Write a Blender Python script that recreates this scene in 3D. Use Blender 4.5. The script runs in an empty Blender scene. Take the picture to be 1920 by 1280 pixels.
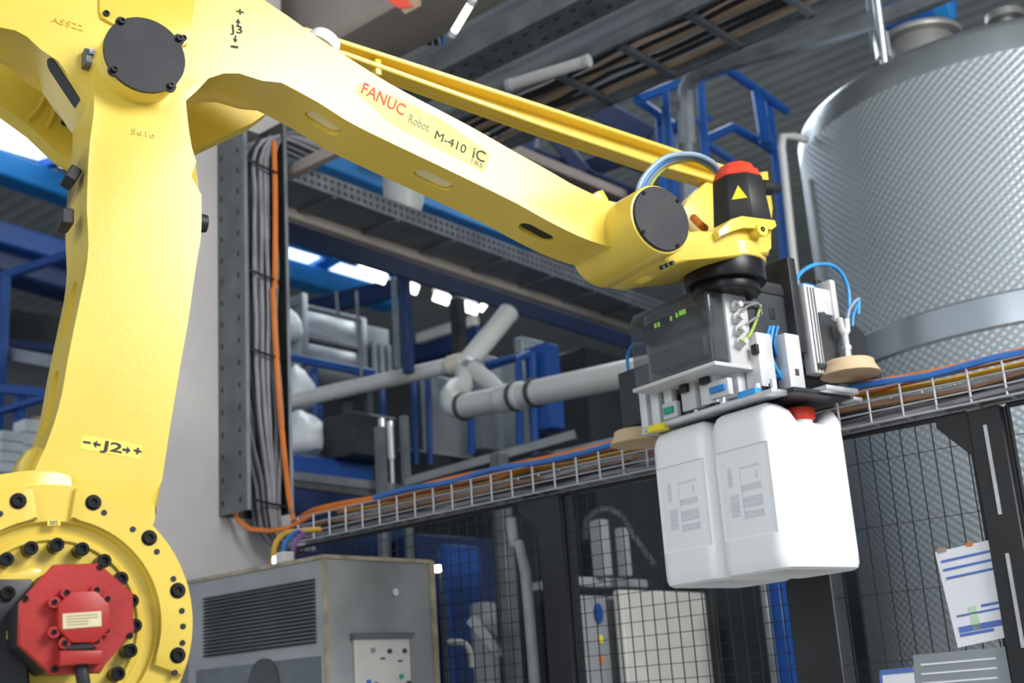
import bpy, bmesh, math, random
from mathutils import Vector as V, Matrix as MX
random.seed(7)
sc = bpy.context.scene
rad = math.radians

# ------------------------------------------------------------------ camera
FPX = 2400.0
TH, RH = rad(15.84), rad(4.0)
CAM = V((0, 0, 1.5))
FW = V((0, math.cos(TH), math.sin(TH)))
U0 = V((0, -math.sin(TH), math.cos(TH)))
R0 = V((1, 0, 0))
RT = R0 * math.cos(RH) - U0 * math.sin(RH)
UP = R0 * math.sin(RH) + U0 * math.cos(RH)
cd = bpy.data.cameras.new('camera')
cam = bpy.data.objects.new('camera', cd)
sc.collection.objects.link(cam)
m = MX((RT, UP, -FW)).transposed().to_4x4()
m.translation = CAM
cam.matrix_world = m
cd.sensor_width = 36.0
cd.sensor_fit = 'HORIZONTAL'
cd.lens = FPX / 1920 * 36.0
cd.clip_start, cd.clip_end = 0.05, 200
cd.dof.use_dof = True
cd.dof.focus_distance = 3.1
cd.dof.aperture_fstop = 3.2
sc.camera = cam

# ------------------------------------------------------------------ light
wd = bpy.data.worlds.new('world')
sc.world = wd
wd.use_nodes = True
bg = wd.node_tree.nodes['Background']
bg.inputs[0].default_value = (0.80, 0.89, 1.0, 1)
bg.inputs[1].default_value = 0.68


def area(name, loc, target, sx, sy, power, col):
    l = bpy.data.lights.new(name, 'AREA')
    l.shape = 'RECTANGLE'
    l.size, l.size_y, l.energy, l.color = sx, sy, power, col
    o = bpy.data.objects.new(name, l)
    o.location = loc
    o.rotation_euler = (V(target) - V(loc)).to_track_quat('-Z', 'Y').to_euler()
    sc.collection.objects.link(o)
    return o


area('added_arm_sheen_light', (3.5, 0.5, 4.7), (0.4, 3.0, 2.8), 2.2, 1.8, 265, (1.0, 0.98, 0.95))  # added area light, out of view, placed for the upper arm's sheen
area('added_fill_behind_camera', (-3.2, -3.5, 4.2), (0.3, 3.2, 2.0), 4.0, 2.0, 120, (0.90, 0.95, 1.0))  # added area light, unseen, fills in from behind the camera
area('far_hall_rooflight', (0.5, 10.5, 6.7), (-0.8, 9.0, 0.0), 4.0, 4.0, 260, (0.86, 0.94, 1.0))
sc.view_settings.view_transform = 'Standard'
sc.view_settings.look = 'None'
sc.view_settings.gamma = 1.0
sc.view_settings.exposure = 0.24
sc.view_settings.use_curve_mapping = False

# ------------------------------------------------------------------ helpers
Z = V((0, 0, 1))
BA = rad(49.5)
A = V((math.sin(rad(40.5)), math.cos(rad(40.5)), 0))      # building axis: right and away
B = V((-math.sin(BA), math.cos(BA), 0))                   # building axis: left and away


def ray(px, py):
    return RT * ((px - 960) / FPX) + UP * ((640 - py) / FPX) + FW


def at(px, py, d):
    return CAM + ray(px, py) * d


def hit(px, py, n, P0):
    r = ray(px, py)
    return CAM + r * ((P0 - CAM).dot(n) / r.dot(n))


def proj(P):
    q = P - CAM
    d = q.dot(FW)
    return 960 + FPX * q.dot(RT) / d, 640 - FPX * q.dot(UP) / d


def go(P0, d, px):
    """point P0 + t*d that stands at image column px"""
    k = (px - 960) / FPX
    q = P0 - CAM
    t = (k * q.dot(FW) - q.dot(RT)) / (d.dot(RT) - k * d.dot(FW))
    return P0 + d * t


def goy(P0, d, py):
    k = (640 - py) / FPX
    q = P0 - CAM
    t = (k * q.dot(FW) - q.dot(UP)) / (d.dot(UP) - k * d.dot(FW))
    return P0 + d * t


MATS = {}


def mat(name, col, rough=0.5, metal=0.0, var=0.12, scale=6.0, bump=0.0, bscale=60.0, col2=None, alpha=1.0,
        trans=0.0, emit=None, estr=0.0, stretch=None, rvar=0.12, coat=0.0, ior=1.45):
    if name in MATS:
        return MATS[name]
    mt = bpy.data.materials.new(name)
    mt.use_nodes = True
    nt = mt.node_tree
    N, L = nt.nodes, nt.links
    b = N['Principled BSDF']
    tc = N.new('ShaderNodeTexCoord')
    mp = N.new('ShaderNodeMapping')
    if stretch:
        mp.inputs['Scale'].default_value = stretch
    L.new(tc.outputs['Object'], mp.inputs[0])
    nz = N.new('ShaderNodeTexNoise')
    nz.inputs['Scale'].default_value = scale
    nz.inputs['Detail'].default_value = 5
    L.new(mp.outputs[0], nz.inputs['Vector'])
    rp_ = N.new('ShaderNodeValToRGB')
    c = col
    d2 = col2 if col2 else tuple(max(0, x * (1 - var * 2)) for x in c)
    rp_.color_ramp.elements[0].position = 0.3
    rp_.color_ramp.elements[1].position = 0.68
    rp_.color_ramp.elements[0].color = (*d2, 1)
    rp_.color_ramp.elements[1].color = (*c, 1)
    L.new(nz.outputs['Fac'], rp_.inputs[0])
    L.new(rp_.outputs[0], b.inputs['Base Color'])
    mr = N.new('ShaderNodeMapRange')
    mr.inputs['To Min'].default_value = max(0.02, rough - rvar)
    mr.inputs['To Max'].default_value = min(1, rough + rvar)
    L.new(nz.outputs['Fac'], mr.inputs[0])
    L.new(mr.outputs[0], b.inputs['Roughness'])
    b.inputs['Metallic'].default_value = metal
    b.inputs['IOR'].default_value = ior
    b.inputs['Coat Weight'].default_value = coat
    b.inputs['Coat Roughness'].default_value = 0.2
    if trans:
        b.inputs['Transmission Weight'].default_value = trans
    if alpha < 1:
        b.inputs['Alpha'].default_value = alpha
    if emit:
        b.inputs['Emission Color'].default_value = (*emit, 1)
        b.inputs['Emission Strength'].default_value = estr
    if bump:
        n2 = N.new('ShaderNodeTexNoise')
        n2.inputs['Scale'].default_value = bscale
        n2.inputs['Detail'].default_value = 3
        L.new(mp.outputs[0], n2.inputs['Vector'])
        bp = N.new('ShaderNodeBump')
        bp.inputs['Strength'].default_value = bump
        bp.inputs['Distance'].default_value = 0.004
        L.new(n2.outputs['Fac'], bp.inputs['Height'])
        L.new(bp.outputs[0], b.inputs['Normal'])
    MATS[name] = mt
    return mt


YEL = mat('yellow_robot_paint', (0.815, 0.60, 0.08), 0.33, 0, 0.05, 3, 0.10, 70, coat=0.5)
YEL2 = mat('bright_yellow_plate_paint', (0.84, 0.63, 0.075), 0.4, 0, 0.05, 4, 0.1, 80)
CREAM = mat('cream_lit_slot_tone', (0.86, 0.80, 0.48), 0.5, 0, 0.03, 8)  # pale tone painted for the lit inside of the arm slots
STICK = mat('pale_yellow_sticker', (0.90, 0.72, 0.12), 0.4, 0, 0.03, 8)
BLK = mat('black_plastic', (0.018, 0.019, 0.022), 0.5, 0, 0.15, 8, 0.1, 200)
BLKM = mat('black_oxide_steel', (0.02, 0.02, 0.022), 0.35, 0.6, 0.15, 20)
CAPB = mat('dark_cap_plate', (0.014, 0.016, 0.022), 0.55, 0, 0.2, 12, 0.1, 150)
RED = mat('red_motor_paint', (0.44, 0.028, 0.024), 0.42, 0, 0.1, 10, 0.1, 90)
REDL = mat('bright_red_cap_plastic', (0.80, 0.07, 0.03), 0.4, 0, 0.08, 10)
WHITEP = mat('white_jerrycan_plastic', (0.84, 0.85, 0.87), 0.45, 0, 0.02, 5)
LAVW = mat('pale_lavender_plastic', (0.74, 0.74, 0.80), 0.5, 0, 0.04, 6)
INK = mat('dark_grey_ink', (0.03, 0.03, 0.04), 0.6, 0, 0.1, 20)
INKR = mat('red_ink', (0.75, 0.10, 0.08), 0.6, 0, 0.1, 20)
INKG = mat('grey_ink', (0.30, 0.30, 0.22), 0.6, 0, 0.1, 20)
INKP = mat('faded_grey_label_print', (0.70, 0.72, 0.76), 0.6, 0, 0.10, 90, stretch=(1, 0.2, 3))
PAPER = mat('cream_rating_label', (0.68, 0.60, 0.36), 0.6, 0, 0.05, 20)
ALU = mat('brushed_aluminium', (0.66, 0.67, 0.69), 0.38, 0.75, 0.08, 30, stretch=(1, 1, 0.1))
ALUW = mat('anodised_pale_aluminium', (0.72, 0.72, 0.73), 0.45, 0.25, 0.06, 12)
GREYP = mat('light_grey_plastic', (0.60, 0.60, 0.60), 0.5, 0, 0.05, 8)
DGREY = mat('dark_grey_steel', (0.075, 0.08, 0.085), 0.45, 0.3, 0.2, 8, 0.1, 90)
DPLATE = mat('charcoal_plate', (0.035, 0.037, 0.042), 0.42, 0.2, 0.2, 8)
SMOKE = mat('smoked_clear_cover', (0.10, 0.115, 0.13), 0.12, 0, 0.1, 5, alpha=0.5, rvar=0.05, coat=0.5)
BHOSE = mat('blue_air_hose', (0.02, 0.22, 0.62), 0.35, 0, 0.1, 20)
LBHOSE = mat('light_blue_air_hose', (0.05, 0.36, 0.80), 0.3, 0, 0.1, 20)
GRHOSE = mat('grey_blue_hose', (0.30, 0.42, 0.55), 0.4, 0, 0.1, 20)
YGREEN = mat('yellow_green_earth_wire', (0.45, 0.62, 0.12), 0.45, 0, 0.2, 40)
PAD = mat('beige_rubber_suction_pad', (0.68, 0.50, 0.31), 0.65, 0, 0.08, 14)
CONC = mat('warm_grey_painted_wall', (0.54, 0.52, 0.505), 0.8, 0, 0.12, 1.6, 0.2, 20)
CONCB = mat('beige_concrete_beam', (0.36, 0.32, 0.28), 0.85, 0, 0.12, 2, 0.2, 20)
GALV = mat('galvanised_steel', (0.30, 0.33, 0.36), 0.42, 0.55, 0.18, 7)
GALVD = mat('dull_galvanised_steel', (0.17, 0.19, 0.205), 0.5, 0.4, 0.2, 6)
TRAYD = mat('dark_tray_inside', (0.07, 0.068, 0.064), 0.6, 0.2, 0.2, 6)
NAVY = mat('navy_blue_beam_paint', (0.008, 0.030, 0.12), 0.5, 0, 0.15, 3)
BLUE = mat('bright_blue_steel_paint', (0.012, 0.13, 0.52), 0.42, 0, 0.12, 4)
DBLUE = mat('deep_blue_steel_paint', (0.010, 0.075, 0.32), 0.45, 0, 0.12, 4)
DNAVY = mat('dark_navy_truss_paint', (0.005, 0.014, 0.05), 0.85, 0, 0.15, 3)
SKYB = mat('sky_blue_steel_paint', (0.02, 0.25, 0.65), 0.45, 0, 0.1, 4)
DECK = mat('grey_roof_deck', (0.42, 0.45, 0.45), 0.7, 0.1, 0.10, 1.2)
FLOORM = mat('grey_concrete_floor', (0.55, 0.54, 0.52), 0.7, 0, 0.15, 1.5, 0.1, 30)
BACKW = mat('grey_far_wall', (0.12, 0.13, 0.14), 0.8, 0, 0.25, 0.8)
CABG = mat('grey_cable_sheath', (0.22, 0.22, 0.24), 0.5, 0, 0.2, 9)
CABL = mat('light_grey_cable_sheath', (0.31, 0.31, 0.335), 0.5, 0, 0.15, 9)
CABK = mat('black_cable_sheath', (0.022, 0.022, 0.025), 0.5, 0, 0.2, 9)
CABO = mat('orange_cable_sheath', (0.72, 0.20, 0.03), 0.45, 0, 0.1, 9)
CABY = mat('yellow_cable_sheath', (0.70, 0.42, 0.04), 0.45, 0, 0.1, 9)
CABB = mat('blue_cable_sheath', (0.04, 0.17, 0.52), 0.45, 0, 0.1, 9)
CABV = mat('violet_cable_sheath', (0.22, 0.10, 0.28), 0.45, 0, 0.1, 9)
CABT = mat('brown_cable_sheath', (0.28, 0.15, 0.08), 0.5, 0, 0.1, 9)
WIRE = mat('zinc_basket_wire', (0.55, 0.56, 0.58), 0.4, 0.5, 0.1, 20)
FWIRE = mat('black_fence_wire', (0.018, 0.018, 0.02), 0.5, 0.1, 0.1, 20)
FPOST = mat('black_fence_post_paint', (0.016, 0.017, 0.02), 0.45, 0, 0.2, 5)
PVC = mat('pale_grey_plastic_pipe', (0.56, 0.58, 0.56), 0.42, 0, 0.06, 3)
PVCC = mat('cream_pipe_fitting', (0.60, 0.56, 0.46), 0.5, 0, 0.06, 6)
STAIN = mat('stainless_sheet', (0.52, 0.54, 0.56), 0.3, 0.85, 0.25, 2.0, stretch=(1, 1, 3))
CABN = mat('dusty_grey_cabinet', (0.34, 0.35, 0.355), 0.38, 0.3, 0.22, 2.2, 0.08, 40)
CABE = mat('rusty_beige_cabinet_edge', (0.42, 0.36, 0.25), 0.6, 0.1, 0.25, 14)
WBAG = mat('white_film_bag', (0.68, 0.72, 0.74), 0.4, 0, 0.12, 6, 0.4, 14)
WPANEL = mat('off_white_panel', (0.58, 0.57, 0.54), 0.5, 0, 0.06, 6)
GPANEL = mat('pale_grey_panel', (0.30, 0.33, 0.35), 0.5, 0, 0.12, 3)
DARKM = mat('dark_machine_paint', (0.03, 0.035, 0.04), 0.5, 0.1, 0.3, 3)
SKYL = mat('bright_rooflight_panel', (0.9, 0.95, 1.0), 0.5, 0, 0.02, 1, emit=(0.82, 0.93, 1.0), estr=1.6)
LAMP = mat('glowing_lamp_tube', (1, 1, 1), 0.5, 0, 0.0, 1, emit=(1.0, 0.95, 0.84), estr=4.0)
LEDG = mat('green_indicator_light', (0.3, 0.6, 0.05), 0.5, 0, 0, 1, emit=(0.35, 0.75, 0.05), estr=0.7)
TUBEOFF = mat('unlit_lamp_tube', (0.75, 0.75, 0.73), 0.4, 0, 0.03, 4)
NOTICE = mat('white_notice_paper', (0.78, 0.79, 0.82), 0.6, 0, 0.03, 6)
NBLUE = mat('blue_notice_print', (0.10, 0.18, 0.52), 0.6, 0, 0.08, 30)
NGREEN = mat('green_tint_print', (0.50, 0.68, 0.48), 0.6, 0, 0.05, 30)
GREENP = mat('green_plastic', (0.01, 0.34, 0.22), 0.45, 0, 0.05, 9)
YELP = mat('bright_yellow_plastic', (0.85, 0.72, 0.02), 0.45, 0, 0.05, 9)
BROWNB = mat('brown_painted_beam', (0.22, 0.16, 0.125), 0.6, 0, 0.15, 3)
CARD = mat('tan_cardboard', (0.42, 0.30, 0.20), 0.8, 0, 0.1, 6)

col = sc.collection


def obj(name, bm, mt, parent=None, off=None, sharp=38, kind=None):
    me = bpy.data.meshes.new(name)
    if off is not None:
        bmesh.ops.translate(bm, verts=bm.verts, vec=-V(off))
    loc = None
    if parent is None and bm.verts:
        xs = [v.co.x for v in bm.verts]
        ys = [v.co.y for v in bm.verts]
        zs = [v.co.z for v in bm.verts]
        loc = V(((min(xs) + max(xs)) / 2, (min(ys) + max(ys)) / 2, min(zs)))
        bmesh.ops.translate(bm, verts=bm.verts, vec=-loc)
    bmesh.ops.recalc_face_normals(bm, faces=bm.faces)
    for f in bm.faces:
        f.smooth = True
    bm.to_mesh(me)
    bm.free()
    me.set_sharp_from_angle(angle=rad(sharp))
    if mt:
        me.materials.append(mt)
    o = bpy.data.objects.new(name, me)
    col.objects.link(o)
    if loc is not None:
        o.location = loc
    if parent:
        o.parent = parent
    if kind:
        o['kind'] = kind
    return o


def tag(o, label, cat, group=None):
    o['label'] = label
    o['category'] = cat
    if group:
        o['group'] = group
    return o


def empty(name, loc, rz=0.0):
    o = bpy.data.objects.new(name, None)
    o.location = loc
    o.rotation_euler = (0, 0, rz)
    o.empty_display_size = 0.05
    col.objects.link(o)
    return o


def struct(o):
    o['kind'] = 'structure'
    return o


def nb():
    return bmesh.new()


def frame(o, x, y, z):
    mm = MX((x, y, z)).transposed().to_4x4()
    mm.translation = o
    return mm


def box(bm, c, s, x=V((1, 0, 0)), y=V((0, 1, 0)), z=Z):
    mm = frame(V(c), x * s[0], y * s[1], z * s[2])
    return bmesh.ops.create_cube(bm, size=1, matrix=mm)['verts']


def boxb(bm, p0, p1):
    p0, p1 = V(p0), V(p1)
    s = p1 - p0
    return box(bm, (p0 + p1) / 2, (abs(s.x), abs(s.y), abs(s.z)))


def bevel(bm, w, seg=2, verts=None, ang=30):
    es = [e for e in bm.edges if len(e.link_faces) == 2 and e.calc_face_angle(0) > rad(ang)]
    if verts is not None:
        vs = set(verts)
        es = [e for e in es if e.verts[0] in vs and e.verts[1] in vs]
    bmesh.ops.bevel(bm, geom=es, offset=w, segments=seg, profile=0.5, affect='EDGES', clamp_overlap=True)


def cyl(bm, p0, p1, r0, r1=None, n=24, caps=True, spin=0.0):
    p0, p1 = V(p0), V(p1)
    r1 = r0 if r1 is None else r1
    d = p1 - p0
    q = d.to_track_quat('Z', 'Y').to_matrix().to_4x4()
    q.translation = (p0 + p1) / 2
    q = q @ MX.Rotation(spin, 4, 'Z')
    return bmesh.ops.create_cone(bm, cap_ends=caps, segments=n, radius1=r0, radius2=r1, depth=d.length, matrix=q)['verts']


def catmull(pts, step, closed=True):
    pts = [V(p) for p in pts]
    n = len(pts)
    out = []
    rng = range(n) if closed else range(n - 1)
    for i in rng:
        if closed:
            p0, p1, p2, p3 = pts[i - 1], pts[i], pts[(i + 1) % n], pts[(i + 2) % n]
        else:
            p0, p1, p2, p3 = pts[max(0, i - 1)], pts[i], pts[i + 1], pts[min(n - 1, i + 2)]
        L = (p2 - p1).length
        k = max(1, int(round(L / step)))
        for j in range(k):
            t = j / k
            out.append(0.5 * ((2 * p1) + (p2 - p0) * t + (2 * p0 - 5 * p1 + 4 * p2 - p3) * t * t + (3 * p1 - p0 - 3 * p2 + p3) * t ** 3))
    if not closed:
        out.append(pts[-1])
    return out


def tube(bm, pts, r, n=8, step=None, caps=True):
    pts = catmull(pts, step, False) if step else [V(p) for p in pts]
    rings = []
    t = (pts[1] - pts[0]).normalized()
    nn = t.orthogonal().normalized()
    for i, p in enumerate(pts):
        if i == 0:
            tt = (pts[1] - pts[0])
        elif i == len(pts) - 1:
            tt = (pts[-1] - pts[-2])
        else:
            tt = (pts[i + 1] - p).normalized() + (p - pts[i - 1]).normalized()
        if tt.length < 1e-9:
            tt = t
        tt = tt.normalized()
        nn = (nn - tt * nn.dot(tt)).normalized()
        bb = tt.cross(nn)
        rr = r[i] if isinstance(r, (list, tuple)) else r
        rings.append([bm.verts.new(p + (nn * math.cos(2 * math.pi * k / n) + bb * math.sin(2 * math.pi * k / n)) * rr) for k in range(n)])
    for a, b in zip(rings, rings[1:]):
        for k in range(n):
            bm.faces.new((a[k], a[(k + 1) % n], b[(k + 1) % n], b[k]))
    if caps:
        bm.faces.new(rings[0][::-1])
        bm.faces.new(rings[-1])
    return [v for rg in rings for v in rg]


def prism(bm, pts, vec, bev=0.0, seg=3):
    pts = [V(p) for p in pts]
    vec = V(vec)
    a = [bm.verts.new(p) for p in pts]
    b = [bm.verts.new(p + vec) for p in pts]
    n = len(pts)
    f0 = bm.faces.new(a)
    f1 = bm.faces.new(b[::-1])
    for i in range(n):
        bm.faces.new((a[i], b[i], b[(i + 1) % n], a[(i + 1) % n]))
    if bev:
        es = list(f0.edges) + list(f1.edges)
        bmesh.ops.bevel(bm, geom=es, offset=bev, segments=seg, profile=0.5, affect='EDGES', clamp_overlap=True)
    return a + b


def lathe(bm, prof, o, n=32, x=V((1, 0, 0)), y=V((0, 1, 0)), z=Z):
    """prof: (radius, height) list"""
    o = V(o)
    rings = []
    for r, h in prof:
        if r < 1e-6:
            rings.append([bm.verts.new(o + z * h)])
        else:
            rings.append([bm.verts.new(o + z * h + (x * math.cos(2 * math.pi * k / n) + y * math.sin(2 * math.pi * k / n)) * r) for k in range(n)])
    for a, b in zip(rings, rings[1:]):
        for k in range(n):
            k2 = (k + 1) % n
            if len(a) == 1 and len(b) == 1:
                continue
            if len(a) == 1:
                bm.faces.new((a[0], b[k2], b[k]))
            elif len(b) == 1:
                bm.faces.new((a[k], a[k2], b[0]))
            else:
                bm.faces.new((a[k], a[k2], b[k2], b[k]))


def carve(o, bmc):
    """cut the closed shape bmc (same local space) out of o"""
    me = bpy.data.meshes.new('cutter')
    bmesh.ops.recalc_face_normals(bmc, faces=bmc.faces)
    bmc.to_mesh(me)
    bmc.free()
    c = bpy.data.objects.new('cutter', me)
    col.objects.link(c)
    c.matrix_basis = o.matrix_basis
    if o.parent:
        c.parent = o.parent
    md = o.modifiers.new('cut', 'BOOLEAN')
    md.operation = 'DIFFERENCE'
    md.solver = 'EXACT'
    md.object = c
    bpy.context.view_layer.update()
    dg = bpy.context.evaluated_depsgraph_get()
    new = bpy.data.meshes.new_from_object(o.evaluated_get(dg))
    o.modifiers.clear()
    old = o.data
    o.data = new
    new.name = old.name
    bpy.data.meshes.remove(old)
    bpy.data.objects.remove(c)
    bpy.data.meshes.remove(me)


def text(name, s, o, x, y, size, mt, parent, off=None, depth=0.0008, bold=0.0, align='LEFT', kern=1.0, squash=1.0):
    """lettering: o = baseline start, x = writing direction, y = letter up"""
    cu = bpy.data.curves.new('txt', 'FONT')
    cu.body = s
    cu.size = size
    cu.extrude = depth
    cu.offset = bold
    cu.align_x = align
    cu.space_character = kern
    cu.resolution_u = 3
    t = bpy.data.objects.new('txt', cu)
    col.objects.link(t)
    bpy.context.view_layer.update()
    dg = bpy.context.evaluated_depsgraph_get()
    me = bpy.data.meshes.new_from_object(t.evaluated_get(dg))
    bpy.data.objects.remove(t)
    x, y = x.normalized(), y.normalized()
    z = x.cross(y).normalized()
    y = z.cross(x).normalized()
    mm = frame(V(o) - (V(off) if off is not None else V()), x * squash, y, z)
    me.transform(mm)
    me.materials.clear()
    me.materials.append(mt)
    ob = bpy.data.objects.new(name, me)
    col.objects.link(ob)
    ob.parent = parent
    return ob


def beam(name, p1, p2, w, h, mt, parent=None, prof='box', up=Z, t=0.012, off=None):
    """bar from p1 to p2 (centre line), w across, h high"""
    p1, p2 = V(p1), V(p2)
    x = (p2 - p1).normalized()
    y = up.cross(x).normalized()
    z = x.cross(y).normalized()
    L = (p2 - p1).length
    c = (p1 + p2) / 2
    bm = nb()
    if prof == 'box':
        box(bm, c, (L, w, h), x, y, z)
        bevel(bm, min(w, h) * 0.08, 1)
    elif prof == 'I':
        box(bm, c, (L, t, h - 2 * t), x, y, z)
        box(bm, c + z * (h / 2 - t / 2), (L, w, t), x, y, z)
        box(bm, c - z * (h / 2 - t / 2), (L, w, t), x, y, z)
    elif prof == 'U':        # open at the top
        box(bm, c - z * (h / 2 - t / 2), (L, w, t), x, y, z)
        box(bm, c + y * (w / 2 - t / 2), (L, t, h), x, y, z)
        box(bm, c - y * (w / 2 - t / 2), (L, t, h), x, y, z)
    return obj(name, bm, mt, parent, off)


# ------------------------------------------------------------------ the hall
bm = nb()
box(bm, V((0, 8, -0.1)), (44, 44, 0.2))
struct(obj('floor', bm, FLOORM))
CEIL = 7.2
bm = nb()                                                     # ribbed roof deck, ribs along B
cc = V((2, 15, CEIL))
nr = 150
rows = []
for i in range(nr):
    a = -14 + i * 0.2
    for da, dz in ((0, 0), (0.09, 0), (0.13, -0.012), (0.17, -0.012)):
        p = cc + A * (a + da)
        rows.append((bm.verts.new(p - B * 16 + Z * dz), bm.verts.new(p + B * 17 + Z * dz)))
for r1, r2 in zip(rows, rows[1:]):
    bm.faces.new((r1[0], r2[0], r2[1], r1[1]))
box(bm, cc + A * 1 + B * 0.5 + Z * 0.06, (30, 33, 0.06), A, B, Z)
struct(obj('ceiling', bm, DECK, sharp=60))
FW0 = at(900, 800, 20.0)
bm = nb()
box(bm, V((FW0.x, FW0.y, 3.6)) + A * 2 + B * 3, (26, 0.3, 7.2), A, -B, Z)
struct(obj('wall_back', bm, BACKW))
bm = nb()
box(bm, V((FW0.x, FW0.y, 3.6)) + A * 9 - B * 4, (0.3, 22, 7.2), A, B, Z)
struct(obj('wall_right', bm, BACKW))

# pillar with the vertical cable tray
WP = at(410, 600, 6.0)                                        # on the front face of the pillar
wl = go(WP, A, 215)
wr = go(WP, A, 541)
wallw = (wr - wl).length
bm = nb()
box(bm, V(((wl.x + wr.x) / 2, (wl.y + wr.y) / 2, CEIL / 2)) + B * 0.2, (wallw, 0.4, CEIL), A, B, Z)
bevel(bm, 0.015, 2)
struct(obj('wall_pillar', bm, CONC))
# header beam of concrete
hp = at(840, -10, 6.5)
h0 = go(hp, B, 430)
h1 = go(hp, B, 930)
bmh = beam('concrete_header_beam', h0 + Z * 0.25, h1 + Z * 0.25, 0.45, 0.62, CONCB)
tag(bmh, 'beige concrete header beam running under the roof at the top of the photo', 'beam')

# ------------------------------------------------------------------ the robot
PSI = rad(32)
RO = at(97, 1175, 2.4)
EU = V((math.cos(PSI), math.sin(PSI), 0))
EY = V((-math.sin(PSI), math.cos(PSI), 0))
RB = V((RO.x, RO.y, 0))
robot = empty('industrial_robot', RB, PSI)
tag(robot, 'large yellow industrial robot arm holding a gripper with two white canisters', 'robot arm')
JZ = RO.z


def rp(px, py, D):
    """pixel -> robot-local point on the plane at depth D behind the joint flange face"""
    P = hit(px, py, EY, RB + EY * D) - RB
    return V((P.dot(EU), D, P.z))


def rl(P):
    P = P - RB
    return V((P.dot(EU), P.dot(EY), P.z))


def plate(name, pix, D, th, mt=YEL, bev=0.008, step=None, seg=2, parent=robot, closed_smooth=True):
    pts = [rp(x, y, D) for x, y in pix]
    if step:
        pts = catmull(pts, step)
    bm = nb()
    prism(bm, pts, (0, th, 0), bev, seg)
    return obj(name, bm, mt, parent)


YD = V((0, 1, 0))
# lower arm
left = [(178, 150), (176, 210), (169, 262), (165, 319), (163, 394), (166, 457), (160, 514), (150, 562), (139, 615), (127, 675), (116, 739), (101, 795), (86, 836), (66, 880)]
right = [(300, 940), (304, 900), (315, 825), (326, 757), (337, 690), (352, 607), (360, 551), (369, 490), (376, 450), (378, 400), (375, 330), (360, 277), (352, 225), (346, 165)]
low = left + [(40, 960), (30, 1060), (90, 1110), (240, 1080)] + right + [(335, 90), (290, 55), (240, 60), (195, 95)]
D_LOW = 0.06
larm = plate('lower_arm', low, D_LOW, 0.20, YEL, 0.02, 0.04, 3)
for (x0, y0), (x1, y1), c1, c2 in (((141, 528), (114, 640), (150, 562), (127, 675)), ((109, 700), (80, 816), (120, 720), (86, 836))):
    # slots on the left flank of the arm
    q1, q2 = rp(*c1, D_LOW), rp(*c2, D_LOW)
    e = (q1 - q2).normalized()
    nrm = e.cross(YD).normalized()
    if nrm.x > 0:
        nrm = -nrm
    wq1, wn = RB + EU * q1.x + EY * q1.y + Z * q1.z, EU * nrm.x + EY * nrm.y + Z * nrm.z
    s1, s2 = rl(hit(x0, y0, wn, wq1)), rl(hit(x1, y1, wn, wq1))
    cy = D_LOW + 0.105
    pts = []
    hw = 0.036
    ctr, hl = (s1 + s2) / 2, abs((s1 - s2).dot(e)) / 2 - hw
    ctr.y = cy
    for k in range(20):
        a = 2 * math.pi * k / 20
        sg = 1 if math.sin(a) >= 0 else -1
        pts.append(ctr + e * (sg * hl + hw * math.sin(a)) + YD * (hw * math.cos(a)) + nrm * 0.03)
    bmc = nb()
    prism(bmc, pts, -nrm * 0.075)
    carve(larm, bmc)
larm.data.set_sharp_from_angle(angle=rad(38))

# upper arm
utop = [(1200, 392), (1141, 376), (1103, 360), (1070, 344), (1031, 321), (966, 285), (900, 247), (850, 220), (760, 173), (700, 138), (600, 73), (540, 30), (488, -5), (420, -60), (330, -105), (220, -120), (100, -105), (-60, -70), (-190, -40)]
ubot = [(-200, 40), (-100, 34), (0, 36), (32, 42), (60, 57), (90, 85), (110, 115), (135, 152), (160, 195), (210, 235), (280, 245), (335, 220), (356, 160), (380, 134), (414, 123), (447, 123), (494, 138), (528, 155), (595, 191), (645, 223), (696, 250), (780, 290), (864, 330), (966, 380), (1031, 416), (1084, 442), (1130, 459), (1175, 467), (1230, 460), (1245, 425)]
D_UP, W_UP = 0.12, 0.165
uarm = plate('upper_arm', utop + ubot, D_UP, W_UP, YEL, 0.02, 0.045, 3)


def under(px, py, c1, c2, D=D_UP):
    q1, q2 = rp(*c1, D), rp(*c2, D)
    e = (q2 - q1).normalized()
    n = e.cross(YD).normalized()
    wn = EU * n.x + EY * n.y + Z * n.z
    return rl(hit(px, py, wn, RB + EU * q1.x + EY * q1.y + Z * q1.z)), e, n


slots = []
for (xa, ya), (xb, yb), c1, c2, hw, dep in (((570, 214), (641, 246), (595, 191), (696, 250), 0.027, 0.05), ((777, 322), (847, 354), (780, 290), (864, 330), 0.027, 0.05), ((971, 423), (1038, 451), (966, 380), (1031, 416), 0.026, 0.09)):
    s1, e, n = under(xa, ya, c1, c2)
    s2, _, _ = under(xb, yb, c1, c2)
    if n.z > 0:
        n = -n
    ctr = (s1 + s2) / 2
    hl = abs((s2 - s1).dot(e)) / 2 - hw
    pts = []
    for k in range(20):
        a = 2 * math.pi * k / 20
        sg = 1 if math.cos(a) >= 0 else -1
        pts.append(ctr + e * (sg * hl + hw * math.cos(a)) + YD * hw * math.sin(a) + n * 0.04)
    bmc = nb()
    prism(bmc, pts, -n * (0.04 + dep))
    carve(uarm, bmc)
    slots.append((ctr, e, n, hl, hw, dep))
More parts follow.
